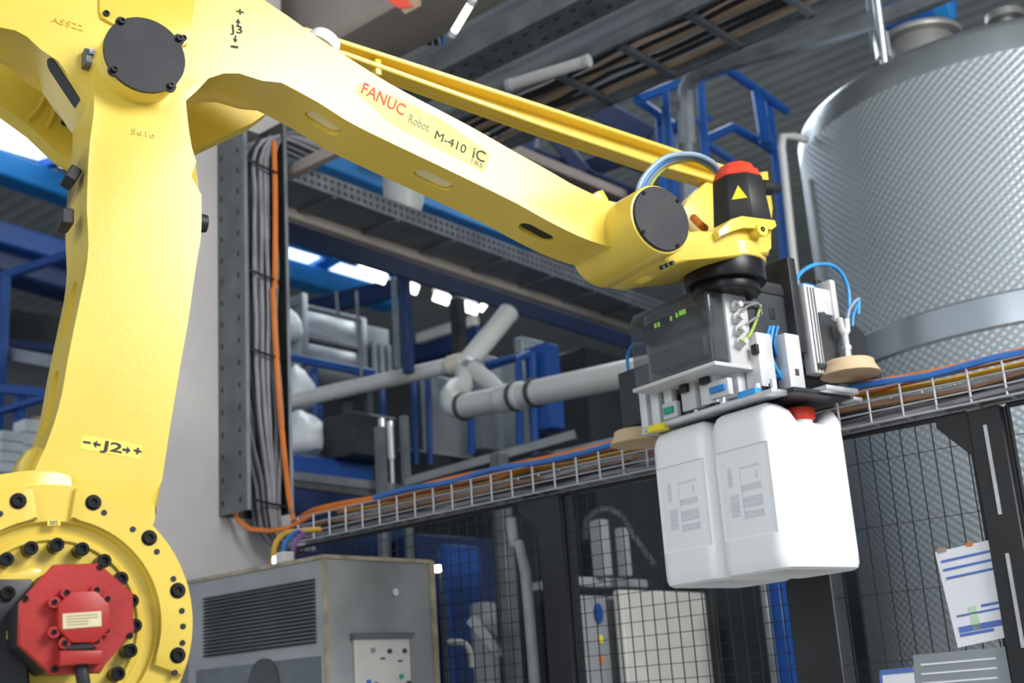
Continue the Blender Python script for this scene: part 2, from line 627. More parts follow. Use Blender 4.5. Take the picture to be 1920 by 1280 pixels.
# slot at the rear end of the arm, seen from below
s1, e, n = under(104, 118, (90, 85), (135, 152))
s2, _, _ = under(140, 196, (90, 85), (135, 152))
if n.z > 0:
    n = -n
ctr = (s1 + s2) / 2
hl, hw = 0.042, 0.026
pts = [ctr + e * ((1 if math.cos(2 * math.pi * k / 20) >= 0 else -1) * hl + hw * math.cos(2 * math.pi * k / 20)) + YD * hw * math.sin(2 * math.pi * k / 20) + n * 0.04 for k in range(20)]
rear_slot = (ctr, e, n, hl, hw, 0.08)
uarm.data.set_sharp_from_angle(angle=rad(38))
# slot plugs: cream painted as the lit arm interior, black as its shade
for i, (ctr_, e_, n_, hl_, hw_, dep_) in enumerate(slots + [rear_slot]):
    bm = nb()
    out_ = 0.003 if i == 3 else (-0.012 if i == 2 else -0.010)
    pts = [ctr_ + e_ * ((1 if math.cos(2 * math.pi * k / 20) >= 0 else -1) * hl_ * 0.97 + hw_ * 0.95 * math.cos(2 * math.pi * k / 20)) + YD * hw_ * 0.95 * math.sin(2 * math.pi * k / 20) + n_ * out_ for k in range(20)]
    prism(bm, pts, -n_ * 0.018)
    obj('slot_tone_plug', bm, BLK if i > 1 else CREAM, uarm)

# far-side link plates behind the arm (rear lever)
lever = plate('rear_lever', [(-160, 30), (-60, 60), (120, 70), (300, 60), (470, 60), (560, 120), (505, 208), (440, 246), (372, 278), (300, 318), (215, 345), (150, 318), (112, 290), (60, 240), (0, 196), (-90, 140), (-180, 110)], 0.47, 0.06, YEL2, 0.012, 0.06)
for pl in ([(50, 225), (72, 205), (84, 180), (100, 160)], [(88, 240), (98, 220), (104, 195), (112, 175)]):
    bm = nb()
    tube(bm, [rp(x, y, 0.468) for x, y in pl], 0.006, 8, 0.02)
    obj('casting_ridge', bm, YEL2, lever)
for (x, y) in ((121, 207), (121, 230)):
    bm = nb()
    c = rp(x, y, 0.47)
    cyl(bm, c - YD * 0.016, c + YD * 0.005, 0.009, n=12)
    obj('bolt', bm, BLKM, lever)

# elbow joint boss and cap
C3 = rp(272, 102, 0.0)
r3 = (rp(347, 104, 0.0) - rp(197, 104, 0.0)).length / 2
bm = nb()
cyl(bm, C3 + YD * 0.006, C3 + YD * 0.16, r3 * 0.99, r3 * 1.06, 48)
bevel(bm, 0.006, 2)
boss = obj('elbow_boss', bm, YEL, robot)
lugs = [rp(x, y, 0.0) for x, y in ((228, 41), (336, 73), (214, 131), (320, 161))]
bm = nb()
cyl(bm, C3, C3 + YD * 0.008, r3, n=56)
for L_ in lugs:
    cyl(bm, L_ + YD * 0.0005, L_ + YD * 0.008, 0.013, n=16)
ecap = obj('elbow_cap', bm, CAPB, robot)
ecap['label'] = 'round black cover plate on the elbow joint'


def screw(c, r, h, parent, d=-YD, mt=BLKM, hexd=True):
    bm = nb()
    up = V((0, 0, 1)) if abs(d.z) < 0.9 else V((1, 0, 0))
    x = d.cross(up).normalized()
    y = d.cross(x).normalized()
    prof = [(0.0, 0), (r * 0.98, 0), (r, r * 0.1), (r, h - r * 0.15), (r * 0.88, h)]
    if hexd:
        prof += [(r * 0.55, h), (r * 0.5, h - r * 0.5), (0, h - r * 0.5)]
    else:
        prof += [(0, h)]
    lathe(bm, prof, c, 16, x, y, d)
    return obj('bolt', bm, mt, parent, sharp=30)


for L_ in lugs:
    screw(L_, 0.0075, 0.008, ecap)
# inspection cover above the elbow
cov = plate('inspection_cover', [(187, -40), (187, 20), (191, 33), (205, 40), (240, 60), (340, 86), (351, 84), (357, 60), (371, -40)], D_UP - 0.008, 0.012, YEL, 0.003, None, 2)
for x, y in ((199, 26), (344, 72)):
    screw(rp(x, y, D_UP - 0.008), 0.0075, 0.006, cov)
# sensor block left of the elbow
bm = nb()
c = rp(163, 116, D_UP)
box(bm, c - YD * 0.01, (0.024, 0.03, 0.042))
bevel(bm, 0.003, 2)
sb = obj('limit_switch', bm, GALVD, robot)
bm = nb()
box(bm, c + V((0.004, -0.028, 0.012)), (0.012, 0.006, 0.012))
box(bm, c + V((-0.001, -0.026, -0.006)), (0.012, 0.003, 0.016))
obj('switch_plate', bm, ALU, sb)
# black rubber stops on the arm flanks
for (x, y, D, sx, sz, rot) in ((133, 333, 0.12, 0.026, 0.034, 28), (122, 413, 0.12, 0.025, 0.036, 0)):
    bm = nb()
    c = rp(x, y, D)
    rm = MX.Rotation(rad(rot), 3, 'Y')
    box(bm, c, (sx, 0.06, sz), rm @ V((1, 0, 0)), YD, rm @ Z)
    bevel(bm, 0.003, 1)
    obj('rubber_stop', bm, BLK, robot)
bm = nb()
c = rp(376, 418, D_LOW + 0.04)
cyl(bm, c - V((0.01, 0, 0)), c + V((0.013, 0, 0)), 0.023, 0.02, 24)
obj('rubber_stop', bm, BLK, robot)
# white dome cap on top of the arm
bm = nb()
c = rp(600, 88, D_UP + 0.05)
ax = (rp(640, 40, D_UP + 0.05) - rp(585, 115, D_UP + 0.05)).normalized()
x_ = V((0.86, 0, -0.5)).normalized()
lathe(bm, [(0, 0), (0.045, 0), (0.045, 0.022), (0.040, 0.036), (0.026, 0.044), (0, 0.047)], c + V((0.0, 0, -0.005)), 28, x_, YD, x_.cross(YD))
wc = obj('dome_cap', bm, LAVW, robot)
wc['label'] = 'pale lavender plastic dome cap'

# ---- J2 flange with bolts
CJ = V((0, 0, JZ))


def ring_pt(a, r, D):
    """angle clockwise from the top"""
    return V((r * math.sin(a), D, JZ + r * math.cos(a)))


SR = 0.245 / 241.0
bm = nb()
fwd = -YD
lathe(bm, [(0.0, -0.10), (0.272, -0.10), (0.272, -0.012), (0.268, -0.008), (0.200, -0.008), (0.196, -0.02), (0.178, -0.022), (0.172, -0.014), (0.165, -0.014), (0.160, -0.02), (0.06, -0.02), (0.0, -0.02)], CJ, 96, V((1, 0, 0)), V((0, 0, 1)), fwd)
flange = obj('joint_flange', bm, YEL, robot, sharp=35)


def sector(a0, a1, r0, r1, D0, D1, parent, name, mt=YEL, bev=0.004):
    n = max(4, int(abs(a1 - a0) / 5))
    out = [ring_pt(rad(a0 + (a1 - a0) * k / n), r1, D0) for k in range(n + 1)]
    inn = [ring_pt(rad(a1 - (a1 - a0) * k / n), r0, D0) for k in range(n + 1)]
    bm = nb()
    prism(bm, out + inn, (0, D1 - D0, 0), bev, 2)
    return obj(name, bm, mt, parent)


sector(8, 112, 0.205, 0.267, -0.006, 0.03, flange, 'raised_rim')
sector(-112, -9, 0.205, 0.267, -0.006, 0.03, flange, 'raised_rim')
for a in (16.5, 47, 75, 104.5, -16.5, -47, -75, -104.5):
    c = ring_pt(rad(a), 0.245, -0.006)
    bm = nb()
    cyl(bm, c - YD * 0.0015, c + YD * 0.01, 0.0155, n=20)
    rg = obj('bolt_recess', bm, BLKM, flange)
    screw(c - YD * 0.0005, 0.0125, 0.006, flange)
for (x, y) in ((195, 961), (249, 992), (294, 1034), (325, 1085), (341, 1145), (343, 1174), (342, 1205), (328, 1261), (0, 963)):
    bm = nb()
    c = rp(x, y, -0.006)
    cyl(bm, c - YD * 0.0012, c + YD * 0.006, 0.0058, n=14)
    obj('tapped_hole', bm, BLK, flange)
for k in range(20):
    a = rad(k * 18 + 1)
    if 130 < (k * 18) < 230:
        continue
    screw(ring_pt(a, 0.152, 0.02), 0.0135, 0.036, flange)
# tiny plate number on the flange
bm = nb()
c = rp(101, 980, 0.004)
box(bm, c, (0.024, 0.003, 0.011))
ptag = obj('number_tag', bm, STICK, flange)
text('lettering', '302', c + V((-0.009, -0.0022, -0.0035)), V((1, 0, 0)), Z, 0.011, INKG, ptag)
# stepped shoulder of the arm above the flange
plate('arm_shoulder', [(-60, 905), (0, 889), (50, 882), (100, 881), (134, 885), (141, 895), (138, 935), (120, 1010), (-60, 1010)], 0.045, 0.06, YEL, 0.008, None, 2)
plate('arm_lug', [(36, 885), (40, 862), (52, 842), (70, 834), (80, 838), (80, 860), (66, 885), (50, 900)], 0.13, 0.10, YEL, 0.012, None, 2)
# J2 motor: dark body, red cover
MC = rp(143, 1160, -0.17)


def octa(cx, cy, wx, wy, ch, D):
    """bevelled-corner octagon outline in px converted at depth D"""
    return [rp(x, y, D) for x, y in ((cx - wx + ch, cy - wy), (cx + wx - ch, cy - wy), (cx + wx, cy - wy + ch), (cx + wx, cy + wy - ch), (cx + wx - ch, cy + wy), (cx - wx + ch, cy + wy), (cx - wx, cy + wy - ch), (cx - wx, cy - wy + ch))]


bm = nb()
pts = [rp(x, y, -0.17) for x, y in ((100, 1058), (186, 1055), (250, 1112), (252, 1184), (200, 1243), (188, 1262), (95, 1264), (34, 1209), (36, 1130))]
prism(bm, pts, (0, 0.014, 0), 0.003, 1)
mcov = obj('motor_cover', bm, RED, robot)
bm = nb()
cm = sum(pts, V()) / len(pts)
pp = [cm + (p - cm) * 0.94 + YD * 0.0142 for p in pts]
prism(bm, pp, (0, 0.15, 0), 0.004, 1)
mbody = obj('motor_body', bm, BLK, robot)
bm = nb()
prism(bm, octa(158, 1156, 49, 49, 26, -0.195), (0, 0.03, 0), 0.005, 2)
hub = obj('motor_hub', bm, RED, mcov)
for x, y in ((122, 1112), (178, 1107), (198, 1124), (99, 1130), (98, 1186), (197, 1182), (118, 1206), (178, 1203)):
    c = rp(x, y, -0.176)
    bm = nb()
    cyl(bm, c - YD * 0.014, c + YD * 0.01, 0.010, n=14)
    obj('hub_lug', bm, RED, mcov)
    screw(c - YD * 0.014, 0.005, 0.003, mcov)
for x, y in ((188, 1062), (47, 1122), (243, 1192), (102, 1254)):
    screw(rp(x, y, -0.17), 0.0058, 0.004, mcov)
bm = nb()
c = rp(154, 1162, -0.1955)
ex = (rp(188, 1158, -0.1955) - rp(120, 1163, -0.1955)).normalized()
ez = YD.cross(ex).normalized() * -1
if ez.z < 0:
    ez = -ez
box(bm, c, (0.066, 0.0015, 0.026), ex, YD, ez)
rpl = obj('rating_plate', bm, PAPER, mcov)
for k in range(4):
    bm = nb()
    box(bm, c + ez * (0.008 - 0.005 * k) - YD * 0.001 + ex * (-0.008 if k > 1 else 0), (0.054 if k < 2 else 0.036, 0.0006, 0.0016), ex, YD, ez)
    obj('printed_line', bm, INKG, mcov)
bm = nb()
prism(bm, [rp(x, y, -0.20) for x, y in ((113, 1219), (193, 1218), (193, 1243), (113, 1247))], (0, 0.035, 0), 0.004, 2)
con = obj('motor_connector', bm, RED, mcov)
bm = nb()
prism(bm, [rp(x, y, -0.19) for x, y in ((116, 1207), (182, 1203), (176, 1218), (120, 1220))], (0, 0.02, 0), 0.003, 1)
obj('connector_gasket', bm, BLK, mcov)
bm = nb()
tube(bm, [rp(152, 1244, -0.175), rp(155, 1270, -0.18), rp(160, 1320, -0.17), rp(150, 1420, -0.1)], 0.012, 10, 0.02)
obj('motor_cable', bm, BLK, robot)
# second dark casting left of the motor
bm = nb()
prism(bm, [rp(x, y, -0.03) for x, y in ((-80, 1085), (60, 1085), (70, 1120), (40, 1180), (60, 1300), (-80, 1320))], (0, 0.07, 0), 0.006, 2)
dk = obj('motor_mount', bm, DPLATE, robot)
screw(rp(14, 1112, -0.03), 0.013, 0.01, dk)
bm = nb()
prism(bm, [rp(x, y, -0.034) for x, y in ((15, 1165), (24, 1160), (22, 1195), (13, 1198))], (0, 0.004, 0))
obj('yellow_mark', bm, YELP, dk)
plate('yellow_bracket', [(-40, 1090), (20, 1075), (60, 1060), (78, 1066), (80, 1085), (40, 1100), (-40, 1110)], 0.0, 0.03, YEL, 0.005, None, 2)
# turret and pedestal under the frame
bm = nb()
boxb(bm, (-0.42, 0.26, JZ - 0.45), (0.30, 0.62, JZ + 0.18))
boxb(bm, (-0.45, 0.06, JZ - 0.62), (0.34, 0.70, JZ - 0.36))
bevel(bm, 0.03, 3)
obj('turret', bm, YEL, robot)
bm = nb()
cyl(bm, (-0.05, 0.36, JZ - 0.86), (-0.05, 0.36, JZ - 0.6), 0.34, n=48)
boxb(bm, (-0.5, -0.08, 0.0), (0.4, 0.82, JZ - 0.84))
bevel(bm, 0.02, 2)
obj('pedestal', bm, DGREY, robot)

# ---- lettering on the robot
def rtext(s, p0, p1, D, size, mt, name='lettering', bold=0.0, kern=1.0, depth=0.0006, fit=True, up=None, squash=1.0):
    a, b = rp(*p0, D), rp(*p1, D)
    x = (b - a).normalized()
    y = (-YD).cross(x).normalized()
    t = text(name, s, a, x, y, size, mt, robot, None, depth, bold, 'LEFT', kern)
    if fit:
        xs = [(v.co - a).dot(x) for v in t.data.vertices]
        k = (b - a).length / max(xs)
        for v in t.data.vertices:
            d = (v.co - a).dot(x)
            v.co += x * (d * k - d)
    return t


DF = D_UP - 0.0015
bm = nb()
prism(bm, [rp(x, y, D_UP - 0.0007) for x, y in ((668, 172), (672, 157), (755, 187), (830, 225), (918, 288), (908, 322), (800, 268), (735, 233))], (0, 0.001, 0))
obj('sticker', bm, STICK, uarm)
rtext('FANUC', (675, 172), (756, 217), DF, 0.048, INKR, bold=0.0003)
rtext('Robot', (764, 228), (803, 247), DF, 0.036, INKG)
rtext('M-410', (813, 258), (872, 288), DF, 0.036, INK, bold=0.0)
rtext('iC', (884, 294), (908, 305), DF, 0.046, INK, bold=0.0003)
rtext('185', (880, 302), (904, 315), DF, 0.018, INKG)
# J3 mark (vertical) and J2 mark
rtext('J3', (434, 60), (455, 63), DF, 0.030, INK)
rtext('+', (442, 28), (458, 31), DF, 0.032, INK)
rtext('-', (433, 92), (447, 94), DF, 0.036, INK, bold=0.001)


def arrow(p0, p1, D, w, parent=robot):
    a, b = rp(*p0, D), rp(*p1, D)
    x = (b - a).normalized()
    y = (-YD).cross(x)
    L = (b - a).length
    bm = nb()
    h = L * 0.5
    prism(bm, [a + y * w * 0.3, a - y * w * 0.3, b - x * h - y * w * 0.3, b - x * h - y * w, b, b - x * h + y * w, b - x * h + y * w * 0.3], (0, 0.001, 0))
    obj('arrow_mark', bm, INK, parent)


arrow((446, 50), (447, 34), DF, 0.006)
arrow((442, 66), (441, 80), DF, 0.006)
DL = D_LOW - 0.0015
bm = nb()
prism(bm, [rp(x, y, D_LOW - 0.0007) for x, y in ((152, 825), (154, 815), (268, 834), (263, 861), (150, 841))], (0, 0.001, 0))
obj('sticker', bm, STICK, larm)
rtext('J2', (192, 842), (228, 849), DL, 0.027, INK, bold=0.0004)
arrow((189, 834), (174, 831), DL, 0.008)
arrow((230, 842), (245, 845), DL, 0.008)
bm = nb()
prism(bm, [rp(x, y, DL) for x, y in ((156, 826), (170, 828), (170, 832), (156, 830))], (0, 0.001, 0))
obj('minus_mark', bm, INK, robot)
rtext('+', (249, 851), (264, 854), DL, 0.024, INK, bold=0.0008)
rtext('5616', (245, 250), (291, 259), D_LOW - 0.001, 0.020, YEL, 'embossed_number', 0.0, depth=0.0016)
rtext('A5522', (95, 40), (155, 58), D_UP - 0.001, 0.020, YEL, 'embossed_number', 0.0, depth=0.0016)

# ---- parallel link bar on the far side of the arm
DB = 0.43
bt = [rp(x, y, DB) for x, y in ((560, 62), (639, 88), (1000, 204), (1261, 290), (1345, 318))]
bb = [rp(x, y, DB) for x, y in ((560, 95), (640, 118), (1000, 246), (1208, 316), (1335, 352))]
bm = nb()
prism(bm, bt + bb[::-1], (0, 0.02, 0), 0.002, 1)
link = obj('parallel_link', bm, YEL2, robot)
for nm, ln, dz in (('link_flange', bt, -0.004), ('link_flange', bb, 0.004)):
    bm = nb()
    up = V((0.3, 0, 1)).normalized() * 0.016
    s = -1 if ln is bt else 1
    prism(bm, ln + [p + up * s for p in ln[::-1]], (0, 0.02, 0))
    bmesh.ops.translate(bm, verts=bm.verts, vec=(0, -0.042, 0))
    for v in bm.verts:
        if v.co.y > DB - 0.03:
            v.co.y = DB + 0.005
    bevel(bm, 0.003, 1)
    obj(nm, bm, YEL, link)
bm = nb()
p1, p2 = rp(708, 112, DB - 0.03), rp(708, 142, DB - 0.03)
box(bm, (p1 + p2) / 2 + YD * 0.015, (0.02, 0.045, (p1 - p2).length))
bevel(bm, 0.004, 2)
obj('link_rib', bm, YEL, link)

# ---- wrist
CW = rp(1240, 410, 0.0)
rw = (rp(1290, 410, 0.0) - rp(1194, 410, 0.0)).length / 2 * 1.03
bm = nb()
cyl(bm, CW + YD * 0.004, CW + YD * 0.30, rw * 1.08, rw * 1.12, 48)
bevel(bm, 0.006, 2)
obj('wrist_boss', bm, YEL, robot)
bm = nb()
cyl(bm, CW - YD * 0.004, CW + YD * 0.01, rw, n=48)
bevel(bm, 0.002, 1)
wcap = obj('wrist_cap', bm, CAPB, robot)
wcap['label'] = 'round black cover plate on the wrist joint'
for a in (45, 130, 215, 300):
    screw(CW - YD * 0.004 + V((math.cos(rad(a)), 0, math.sin(rad(a)))) * rw * 0.92, 0.006, 0.004, wcap)
# wrist casting
wb = plate('wrist_casting', [(1205, 470), (1250, 440), (1292, 428), (1312, 440), (1347, 444), (1373, 420), (1392, 413), (1450, 420), (1446, 465), (1444, 478), (1300, 486), (1265, 496), (1235, 490), (1215, 478)], 0.07, 0.25, YEL, 0.012, None, 3)
plate('wrist_top_plate', [(1346, 432), (1372, 410), (1392, 404), (1454, 412), (1457, 424), (1446, 432), (1394, 424), (1374, 430), (1350, 446)], 0.045, 0.29, YEL, 0.004, None, 2)
bm = nb()
c = rp(1425, 432, 0.045)
cyl(bm, c - YD * 0.012, c + YD * 0.04, 0.02, n=20)
lug = obj('wrist_lug', bm, YEL, robot)
screw(c - YD * 0.012, 0.008, 0.002, lug)
bm = nb()
k1 = rp(1142, 474, 0.34)
cyl(bm, k1 + V((0, -0.13, 0)), k1 + YD * 0.03, 0.094, 0.092, 40)
bevel(bm, 0.025, 3)
obj('wrist_knuckle', bm, YEL, robot)
plate('wrist_underside', [(1180, 440), (1250, 450), (1330, 480), (1310, 508), (1220, 517), (1190, 505)], 0.22, 0.14, YEL, 0.012, None, 3)
bm = nb()
c = rp(1210, 505, 0.20)
lathe(bm, [(0, -0.03), (0.034, -0.03), (0.034, 0.01), (0.026, 0.024), (0, 0.03)], c, 24, V((1, 0, 0)), V((0, 0, 1)), -YD)
obj('grease_cap', bm, YEL2, robot)
bm = nb()
for k in range(3):
    c = rp(1243 + k * 9, 500 - k * 4, 0.062)
    cyl(bm, c - YD * 0.003, c + YD * 0.01, 0.006, n=10)
obj('connector_pins', bm, BLK, robot)
plate('top_lug', [(1113, 367), (1120, 358), (1131, 355), (1142, 374), (1128, 382)], D_UP + 0.05, 0.06, YEL, 0.004, None, 2)
# bracket plates between wrist and link
wbk = plate('link_bracket', [(1325, 340), (1350, 335), (1440, 320), (1450, 390), (1445, 440), (1345, 452), (1285, 440), (1278, 395), (1290, 372)], 0.40, 0.03, YEL, 0.005, None, 2)
bm = nb()
c = rp(1402, 352, 0.37)
cyl(bm, c, c + YD * 0.05, 0.082, n=40)
bevel(bm, 0.004, 2)
obj('link_pivot', bm, YEL, wbk)
bm = nb()
c = rp(1440, 352, 0.32)
lathe(bm, [(0, -0.03), (0.026, -0.03), (0.026, 0.01), (0.018, 0.018), (0.014, 0.05), (0, 0.055)], c, 20, V((0, 1, 0)), V((0, 0, 1)), V((1, 0, 0.1)).normalized())
obj('cable_gland', bm, BLK, robot)
# wrist motor: black octagonal housing, red top
FC = rp(1357, 505, 0.19)
mb_ = rp(1393, 424, 0.17)
nv = rl(CAM) - mb_
nv.z = 0
nv.normalize()
MSP = math.atan2(nv.y, nv.x) - rad(22.5)
bm = nb()
cyl(bm, mb_ - Z * 0.01, mb_ + Z * 0.145, 0.094, 0.080, 8, spin=MSP)
bevel(bm, 0.004, 1)
wm = obj('wrist_motor', bm, BLK, robot)
bm = nb()
cyl(bm, mb_ + Z * 0.145, mb_ + Z * 0.172, 0.079, 0.068, 8, spin=MSP)
cyl(bm, mb_ + Z * 0.172, mb_ + Z * 0.195, 0.062, 0.050, 8, spin=MSP)
bevel(bm, 0.003, 1)
wt = obj('motor_cap', bm, REDL, wm)
wt['label'] = 'red top of the wrist motor'
# yellow warning triangle on the motor
tx = Z.cross(nv).normalized()
tz = (Z - nv * (0.014 * 0.924 / 0.155)).normalized()
tc = mb_ + Z * 0.078 + nv * (0.0863 * 0.924 + 0.001)
bm = nb()
prism(bm, [tc + tx * 0.024 - tz * 0.020, tc + tz * 0.026, tc - tx * 0.024 - tz * 0.020], -nv * 0.006, 0.0015, 1)
obj('warning_triangle', bm, YELP, wm)
# tool flange (black ring)
bm = nb()
cyl(bm, FC + Z * 0.002, FC + Z * 0.05, 0.126, 0.128, 56)
bevel(bm, 0.004, 1)
obj('flange_collar', bm, YEL, robot)
bm = nb()
cyl(bm, FC - Z * 0.055, FC + Z * 0.008, 0.121, 0.123, 56)
cyl(bm, FC - Z * 0.085, FC - Z * 0.05, 0.10, 0.10, 48)
bevel(bm, 0.004, 2)
tf = obj('tool_flange', bm, BLKM, robot)
# hoses looping over the wrist
for k, mt_ in enumerate((GRHOSE, BHOSE, CABL, YGREEN)):
    o = 0.012 * k
    bm = nb()
    tube(bm, [rp(x, y, D) for x, y, D in ((1196 + 6 * k, 400, 0.24), (1196 + 7 * k, 358, 0.22 + o), (1212 + 6 * k, 325 + 2 * k, 0.21 + o), (1250 + 2 * k, 294 + 5 * k, 0.2 + o), (1300, 289 + 4 * k, 0.2 + o), (1336, 304 + 5 * k, 0.2 + o), (1352, 325 + 5 * k, 0.22 + o), (1368, 345, 0.24))], 0.0075 if k < 3 else 0.005, 8, 0.02)
    obj('hose', bm, mt_, robot)
bm = nb()
tube(bm, [rp(1300, 408, 0.3), rp(1312, 420, 0.26), rp(1322, 428, 0.28)], 0.012, 8, 0.02)
obj('orange_plug', bm, CABO, robot)

# ------------------------------------------------------------------ jerrycans and gripper
GA = rad(37.5)
GX = V((math.cos(GA), math.sin(GA), 0))
GY = V((-math.sin(GA), math.cos(GA), 0))
GO = at(1478, 1065, 3.45) + GX * 0.145 + GY * 0.25
CL, CWD = 0.335, 0.248                                # can length (x) and width (y)


def jerrycan(yc, label):
    e = empty('jerrycan', GO + GX * 0.022 + GY * yc, GA)
    tag(e, label, 'jerrycan', 'two white jerrycans held by the gripper')
    hx, hy, rc = CL / 2, CWD / 2, 0.045
    per = []                                          # rounded rectangle, unit = offset inward
    nseg = 6

    def ringxy(ins):
        out = []
        for cx, cy, a0 in ((hx - rc, hy - rc, 0), (-hx + rc, hy - rc, 90), (-hx + rc, -hy + rc, 180), (hx - rc, -hy + rc, 270)):
            for k in range(nseg + 1):
                a = rad(a0 + 90 * k / nseg)
                r = max(rc - ins, 0.004)
                ox = cx + (ins - (rc - r)) * 0
                out.append((cx + r * math.cos(a) - (0 if ins <= rc - 0.004 else math.copysign(ins - rc + 0.004, cx)),
                            cy + r * math.sin(a) - (0 if ins <= rc - 0.004 else math.copysign(ins - rc + 0.004, cy))))
        # subdivide the straight runs
        res = []
        n = len(out)
        for i in range(n):
            p, q = out[i], out[(i + 1) % n]
            res.append(p)
            if (i + 1) % (nseg + 1) == 0:
                for j in range(1, 8):
                    t = j / 8
                    res.append((p[0] + (q[0] - p[0]) * t, p[1] + (q[1] - p[1]) * t))
        return res

    def sm(a, b, x):
        t = min(1, max(0, (x - a) / (b - a)))
        return t * t * (3 - 2 * t)

    def top(x):                                       # profile of the top along the can
        front = 0.474
        dip = front - 0.044 * sm(-0.075, -0.03, x)
        return dip + 0.046 * sm(0.095, 0.135, x) - 0.012 * sm(0.135, hx, x)

    bm = nb()
    rings = []

    def addring(ins, zf):
        rings.append([bm.verts.new((x, y, zf(x, y))) for x, y in ringxy(ins)])

    for ins, z in ((0.03, 0.008), (0.018, 0.0), (0.006, 0.006), (0.001, 0.02), (0.0, 0.045)):
        addring(ins, lambda x, y, z=z: z)
    for z, push in ((0.096, 0.0), (0.100, 0.0), (0.1005, 0.006), (0.20, 0.006), (0.30, 0.006), (0.3555, 0.006), (0.356, 0.0), (0.361, 0.0)):
        rg = []
        for x, y in ringxy(0.0):
            dx = push if (x < -hx + 0.002 and abs(y) < hy - 0.03) else 0.0
            rg.append(bm.verts.new((x + dx, y, z)))
        rings.append(rg)
    for ins, dz in ((0.001, -0.052), (0.006, -0.034), (0.016, -0.016), (0.030, -0.006), (0.044, -0.001)):
        addring(ins, lambda x, y, dz=dz: top(x) + dz)
    for s in (0.75, 0.5, 0.25):
        base = ringxy(0.044)
        rings.append([bm.verts.new((x * (0.5 + 0.5 * s), y * s, top(x * (0.5 + 0.5 * s)))) for x, y in base])
    n = len(rings[0])
    for a, b in zip(rings, rings[1:]):
        for k in range(n):
            bm.faces.new((a[k], a[(k + 1) % n], b[(k + 1) % n], b[k]))
    bm.faces.new(rings[0][::-1])
    last = rings[-1]
    bm.faces.new(last)
    body = obj('body', bm, WHITEP, e, sharp=42)
    # neck and red screw cap in the dip
    bm = nb()
    cyl(bm, (0.036, -0.062, 0.395), (0.036, -0.062, 0.436), 0.036, n=28)
    obj('neck', bm, WHITEP, e)
    bm = nb()
    prof = [(0, 0.0), (0.040, 0.0), (0.042, 0.003), (0.042, 0.032), (0.039, 0.037), (0, 0.038)]
    lathe(bm, prof, (0.036, -0.062, 0.434), 30)
    for k in range(30):
        a = 2 * math.pi * k / 30
        d = V((math.cos(a), math.sin(a), 0))
        box(bm, V((0.036, -0.062, 0.452)) + d * 0.0422, (0.004, 0.003, 0.028), d, Z.cross(d), Z)
    cp = obj('screw_cap', bm, REDL, e)
    cp['label'] = 'ribbed red screw cap'
    # printed panels on the narrow face
    for y0, y1, z0, z1 in ((0.062, 0.028, 0.165, 0.228), (0.062, 0.045, 0.25, 0.305), (0.012, -0.062, 0.155, 0.175), (0.012, -0.062, 0.185, 0.215), (0.012, -0.062, 0.232, 0.250), (0.012, -0.062, 0.296, 0.302), (0.014, 0.011, 0.155, 0.302), (-0.045, -0.052, 0.262, 0.285)):
        bm = nb()
        boxb(bm, (-hx + 0.0052, y0, z0), (-hx + 0.0075, y1, z1))
        obj('label_print', bm, INKP, e)
    return e


jerrycan(-0.125, 'white jerrycan with a red screw cap, the nearer right one in the gripper')
jerrycan(0.127, 'white jerrycan at the left of the gripper, partly hidden by its twin')

GOFF = 0.45
gr = empty('gripper', GO + Z * GOFF, GA)
tag(gr, 'robot gripper with smoked valve box, blue hoses and beige suction pads', 'gripper')
GO3 = V((0, 0, GOFF))


def gl(P):
    P = P - GO
    return V((P.dot(GX), P.dot(GY), P.z))


def gxp(px, py, k):
    return gl(hit(px, py, GX, GO + GX * k))


def gyp(px, py, k):
    return gl(hit(px, py, GY, GO + GY * k))


def gzp(px, py, k):
    return gl(hit(px, py, Z, GO + Z * k))


def gpart(name, bm, mt, parent=None, **k):
    return obj(name, bm, mt, parent or gr, off=GO3, **k)


def gbox(name, p0, p1, mt, bev=0.003, parent=None):
    bm = nb()
    boxb(bm, p0, p1)
    if bev:
        bevel(bm, bev, 2)
    return gpart(name, bm, mt, parent)


# adaptor under the robot flange
bm = nb()
cyl(bm, (0, 0, 0.80), (0, 0, 0.865), 0.09, n=40)
gpart('adaptor', bm, BLKM)
# central housing: thick steel plates
gbox('housing_plate', (-0.10, -0.10, 0.72), (-0.07, 0.12, 0.87), DGREY)
hp_ = gbox('housing_plate', (-0.10, -0.125, 0.70), (0.155, -0.10, 0.885), DGREY)
gbox('housing_plate', (0.13, -0.16, 0.66), (0.165, 0.12, 0.965), DPLATE)
gbox('housing_top', (-0.12, -0.13, 0.845), (0.36, 0.13, 0.87), DPLATE)
gbox('housing_plate', (0.33, -0.10, 0.70), (0.355, 0.12, 0.94), DPLATE)
# slots in the front housing plate
for (px, py) in ((1415, 548), (1448, 588)):
    p = gyp(px, py, -0.1262)
    bm = nb()
    box(bm, p, (0.022, 0.003, 0.034))
    bevel(bm, 0.009, 3)
    gpart('slot', bm, BLK, hp_)
